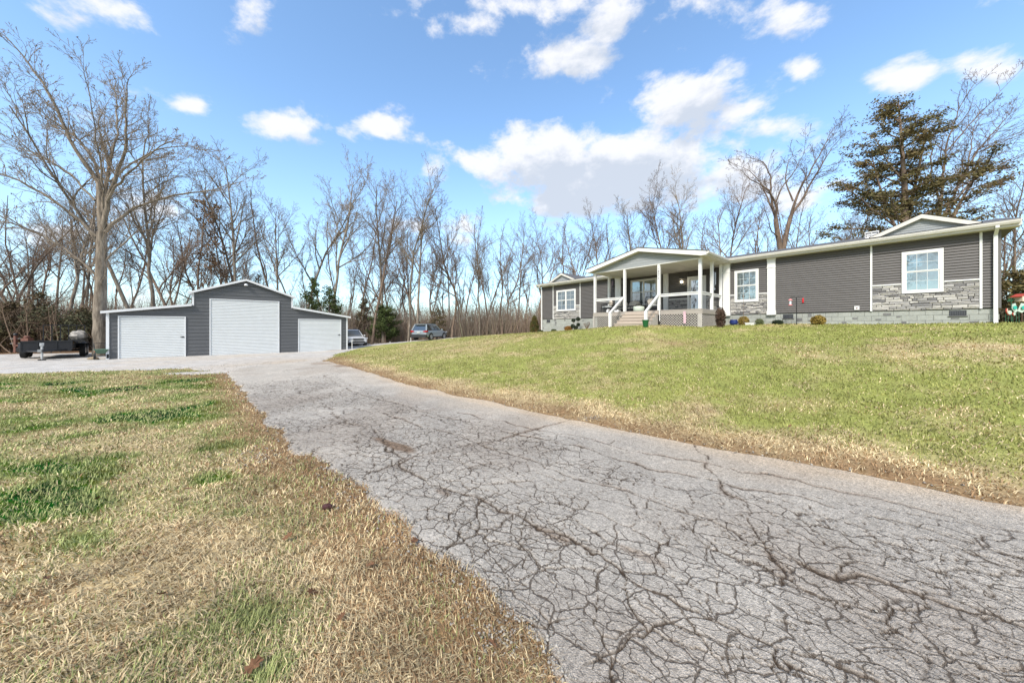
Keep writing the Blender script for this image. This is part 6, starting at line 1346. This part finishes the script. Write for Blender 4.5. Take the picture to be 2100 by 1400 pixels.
# trailer
D = 19.4; x, y = at(97, D); z0 = g1(x, y) + .05
hd = math.atan2(-y, -x) - R(9)     # the tongue points roughly at the camera
t = Thing('utility_trailer', 'black tandem-axle utility trailer parked on gravel left of the barn', 'trailer', (0, 0, 0), Matrix.Translation((x, y, z0)) @ Matrix.Rotation(hd, 4, 'Z'))
M_tr = mat('trailer_black', (.013, .014, .018), .45, noise=.15, nscale=4); wd = .86
b = MB(); b.box(-4.3, .0, -wd, wd, .52, .60); t.part('bed', b, M_tr)
t.part('front_board', MB().box(-.05, .03, -wd - .0, wd + .0, .42, 1.02).box(.03, .06, -wd - .02, wd + .02, .98, 1.05).box(.03, .06, -wd - .0, wd + .0, .40, .48), M_tr)
for u in (-.9, -.35, .3, .85): t.part('front_brace', MB().box(.031, .055, u, u + .05, .48, .98), M_tr)
for s_ in (-1, 1):
    t.part('side_rail', MB().box(-4.3, -.05, s_ * wd - .03, s_ * wd + .03, .60, .78).box(-4.3, -.05, s_ * wd - .025, s_ * wd + .025, .95, 1.0), M_tr)
    for i in range(6): t.part('side_stake', MB().box(-4.2 + i * .8, -4.15 + i * .8, s_ * wd - .02, s_ * wd + .02, .78, .95), M_tr)
    t.part('fender', MB().prism([(-3.0, .62), (-2.85, .84), (-1.35, .84), (-1.2, .62), (-1.25, .62), (-1.38, .80), (-2.82, .80), (-2.95, .62)], s_ * wd if s_ > 0 else -wd - .36, wd + .36 if s_ > 0 else -wd, 'y'), M_tr)
    for wx in (-2.5, -1.7):
        wl = t.part('wheel', MB().lathe([(.20, -.11), (.35, -.11), (.37, -.07), (.37, .07), (.35, .11), (.20, .11)], (wx, s_ * (wd + .22), .36), 20, 'y'), M_tyre); t.part('rim', MB().lathe([(.22, -.02), (.18, .02), (.05, .03)], (wx, s_ * (wd + .32), .36), 16, 'y'), M_rim, parent=wl)
t.part('axle', MB().tube([(-2.5, -wd - .1, .36), (-2.5, wd + .1, .36)], .04, 6).tube([(-1.7, -wd - .1, .36), (-1.7, wd + .1, .36)], .04, 6), M_tr)
t.part('tongue', MB().tube([(.0, -.7, .48), (1.35, -.03, .48)], .05, 4).tube([(.0, .7, .48), (1.35, .03, .48)], .05, 4), M_tr); t.part('coupler', MB().box(1.3, 1.62, -.07, .07, .46, .60), M_rim)
t.part('jack', MB().tube([(1.12, .0, .10), (1.12, .0, .95)], .045, 8).tube([(1.12, 0, .02), (1.12, 0, .12)], .03, 6).box(1.05, 1.19, -.07, .07, .78, .95).box(1.12, 1.32, -.02, .02, .86, .9), mat('galvanised', (.55, .57, .58), .4, metal=.3)); t.part('jack_foot', MB().box(.98, 1.26, -.12, .12, -.02, .02), M_tr)
g = MB(); g.box(-4.36, -4.30, -wd, wd, .60, .64).box(-4.36, -4.30, -wd, wd, 1.95, 2.0)
for i in range(6): g.box(-4.355, -4.305, -wd + i * (2 * wd - .04) / 5, -wd + .04 + i * (2 * wd - .04) / 5, .6, 2.0)
t.part('ramp_gate', g, M_tr)
# tarp-wrapped load
M2 = t.o.matrix_world
q = Thing('tarp_bundle', 'grey camouflage tarp bundle tied down over the trailer wheel side', 'tarp', (0, 0, 0), M2 @ Matrix.Translation((-1.0, 1.0, 1.0)))
q.part('cover', MB().blob((0, 0, .28), (.50, .36, .36), .10, 16, 10), mat('camo_tarp', (.34, .32, .29), .9, noise=.3, nscale=5, color2=(.09, .085, .075)), smooth=False); q.part('strap', MB().tube([(-.1, -.38, .02), (-.1, -.2, .58), (-.1, .2, .58), (-.1, .38, .02)], .02, 4), M_black); q.part('base', MB().box(-.45, .45, -.3, .3, -.06, .05), M_black)
# red machine behind the trailer
x, y = at(48, 23.2); z = g1(x, y) + .1; M_rm = mat('faded_red_steel', (.16, .07, .05), .7, noise=.25, nscale=6)
t = Thing('log_splitter', 'faded red farm implement with grey bars behind the left end of the trailer', 'machine', (0, 0, 0), Matrix.Translation((x, y, z)) @ Matrix.Rotation(R(20), 4, 'Z') @ Matrix.Scale(.85, 4))
t.part('frame', MB().box(-.5, .5, -.1, .1, .5, .62).box(-.5, -.38, -.1, .1, .0, 1.35), M_rm); t.part('engine', MB().box(.0, .42, -.22, .22, .9, 1.15).lathe([(.16, 0), (.18, .12), (.1, .2)], (.2, 0, 1.15), 12), M_rm); t.part('tank', MB().blob((.22, 0, .8), (.25, .2, .13), .03), M_black)
for z_ in (.72, 1.12): t.part('bar', MB().tube([(-.75, 0, z_), (-.1, 0, z_ + .01)], .022, 6), mat('bare_steel', (.3, .29, .27), .6) if 'bare_steel' not in bpy.data.materials else bpy.data.materials['bare_steel'])
t.part('knob', MB().blob((-.45, 0, 1.45), .12, .05), M_black)
for s_ in (-.35, .35): t.part('wheel', MB().lathe([(.24, -.06), (.24, .06)], (.1, s_, .24), 16, 'y'), M_tyre)
# spreader cart
x, y = at(207, 18.9); z = g1(x, y) + .03
t = Thing('spreader_cart', 'small green garden spreader cart with black handle by the barn corner', 'cart', (0, 0, 0), Matrix.Translation((x, y, z)) @ Matrix.Rotation(R(-35), 4, 'Z')); M_gp = mat('faded_green', (.09, .17, .12), .6)
t.part('hopper', MB().add([(-.16, -.14, .32), (.16, -.14, .32), (.16, .14, .32), (-.16, .14, .32), (-.33, -.27, .56), (.33, -.27, .56), (.33, .27, .56), (-.33, .27, .56)], [(3, 2, 1, 0), (0, 1, 5, 4), (1, 2, 6, 5), (2, 3, 7, 6), (3, 0, 4, 7), (4, 5, 6, 7)]), M_gp)
for s_ in (-.2, .2): t.part('handle', MB().tube([(.1, s_, .30), (-.35, s_, .55), (-.85, s_, .88)], .018, 6), M_black); t.part('wheel', MB().lathe([(.16, -.04), (.16, .04)], (.08, s_ * 1.15, .16), 16, 'y'), M_tyre)
t.part('grip', MB().tube([(-.85, -.2, .88), (-.85, .2, .88)], .02, 6), M_black); t.part('axle', MB().tube([(.08, -.23, .16), (.08, .23, .16)], .02, 6), M_rim); t.part('warning_sticker', MB().box(.02, .12, -.235, -.225, .42, .48), mat('orange_sticker', (.6, .15, .05), .6))
single('rock', MB().blob((0, 0, .06), (.26, .16, .10), .18, 9, 6), mat('tan_rock', (.30, .24, .16), .9, noise=.3, nscale=8), 'flat tan rock on the gravel between trailer and cart', 'rock', pos=(*at(191, 18.9), g1(*at(191, 18.9))))
# small things in the near grass
rng = np.random.default_rng(9)
x, y = -1.55, 2.78
single('walnut_husk', MB().blob((0, 0, .02), (.042, .026, .022), .16, 12, 8), mat('husk_maroon', (.055, .016, .016), .7, noise=.5, nscale=60, bump=.6, bscale=90), 'dark maroon crumpled husk lying in the dry grass left of the drive', 'husk', pos=(x, y, g1(x, y) + .02))
M_leaf = mat('oak_leaf', (.15, .07, .03), .8, noise=.25, nscale=40)
me = None
for i, (px, py) in enumerate([(330, 1225), (590, 1110), (700, 1290), (850, 1130), (385, 995), (520, 1390), (200, 1010), (640, 1235), (1010, 1350), (95, 1180), (760, 1180), (1480, 930), (1700, 955), (1620, 905)]):
    dz = -1.53; D = -dz * 680 / (py - 671); x, y = (px - 1050) / 680 * D, D
    if me is None:
        mb = MB(); pts = [(0, -.05), (.012, -.03), (.028, -.028), (.016, -.01), (.034, .004), (.016, .014), (.024, .034), (.006, .034), (0, .05), (-.006, .034), (-.024, .034), (-.016, .014), (-.034, .004), (-.016, -.01), (-.028, -.028), (-.012, -.03)]
        vs = [(a, b, .012 * math.sin(b * 50) + 9 * a * a) for a, b in pts] + [(0, 0, 0)] + [(a, b, .012 * math.sin(b * 50) + 9 * a * a - .0015) for a, b in pts] + [(0, 0, -.0015)]
        mb.add(vs, [(i_, (i_ + 1) % 16, 16) for i_ in range(16)] + [(17 + (i_ + 1) % 16, 17 + i_, 33) for i_ in range(16)]); me = mb.mesh('fallen_leaf', M_leaf)
    o = link('fallen_leaf', me); o.location = (x, y, g1(x, y) + .045); o.rotation_euler = (rng.uniform(-.5, .5), rng.uniform(-.5, .5), rng.uniform(0, 6)); o.scale = (.5 + .35 * rng.random(),) * 3
    o['label'] = 'curled brown oak leaf lying in the grass near the driveway'; o['category'] = 'leaf'; o['group'] = 'fallen oak leaves near the driveway'
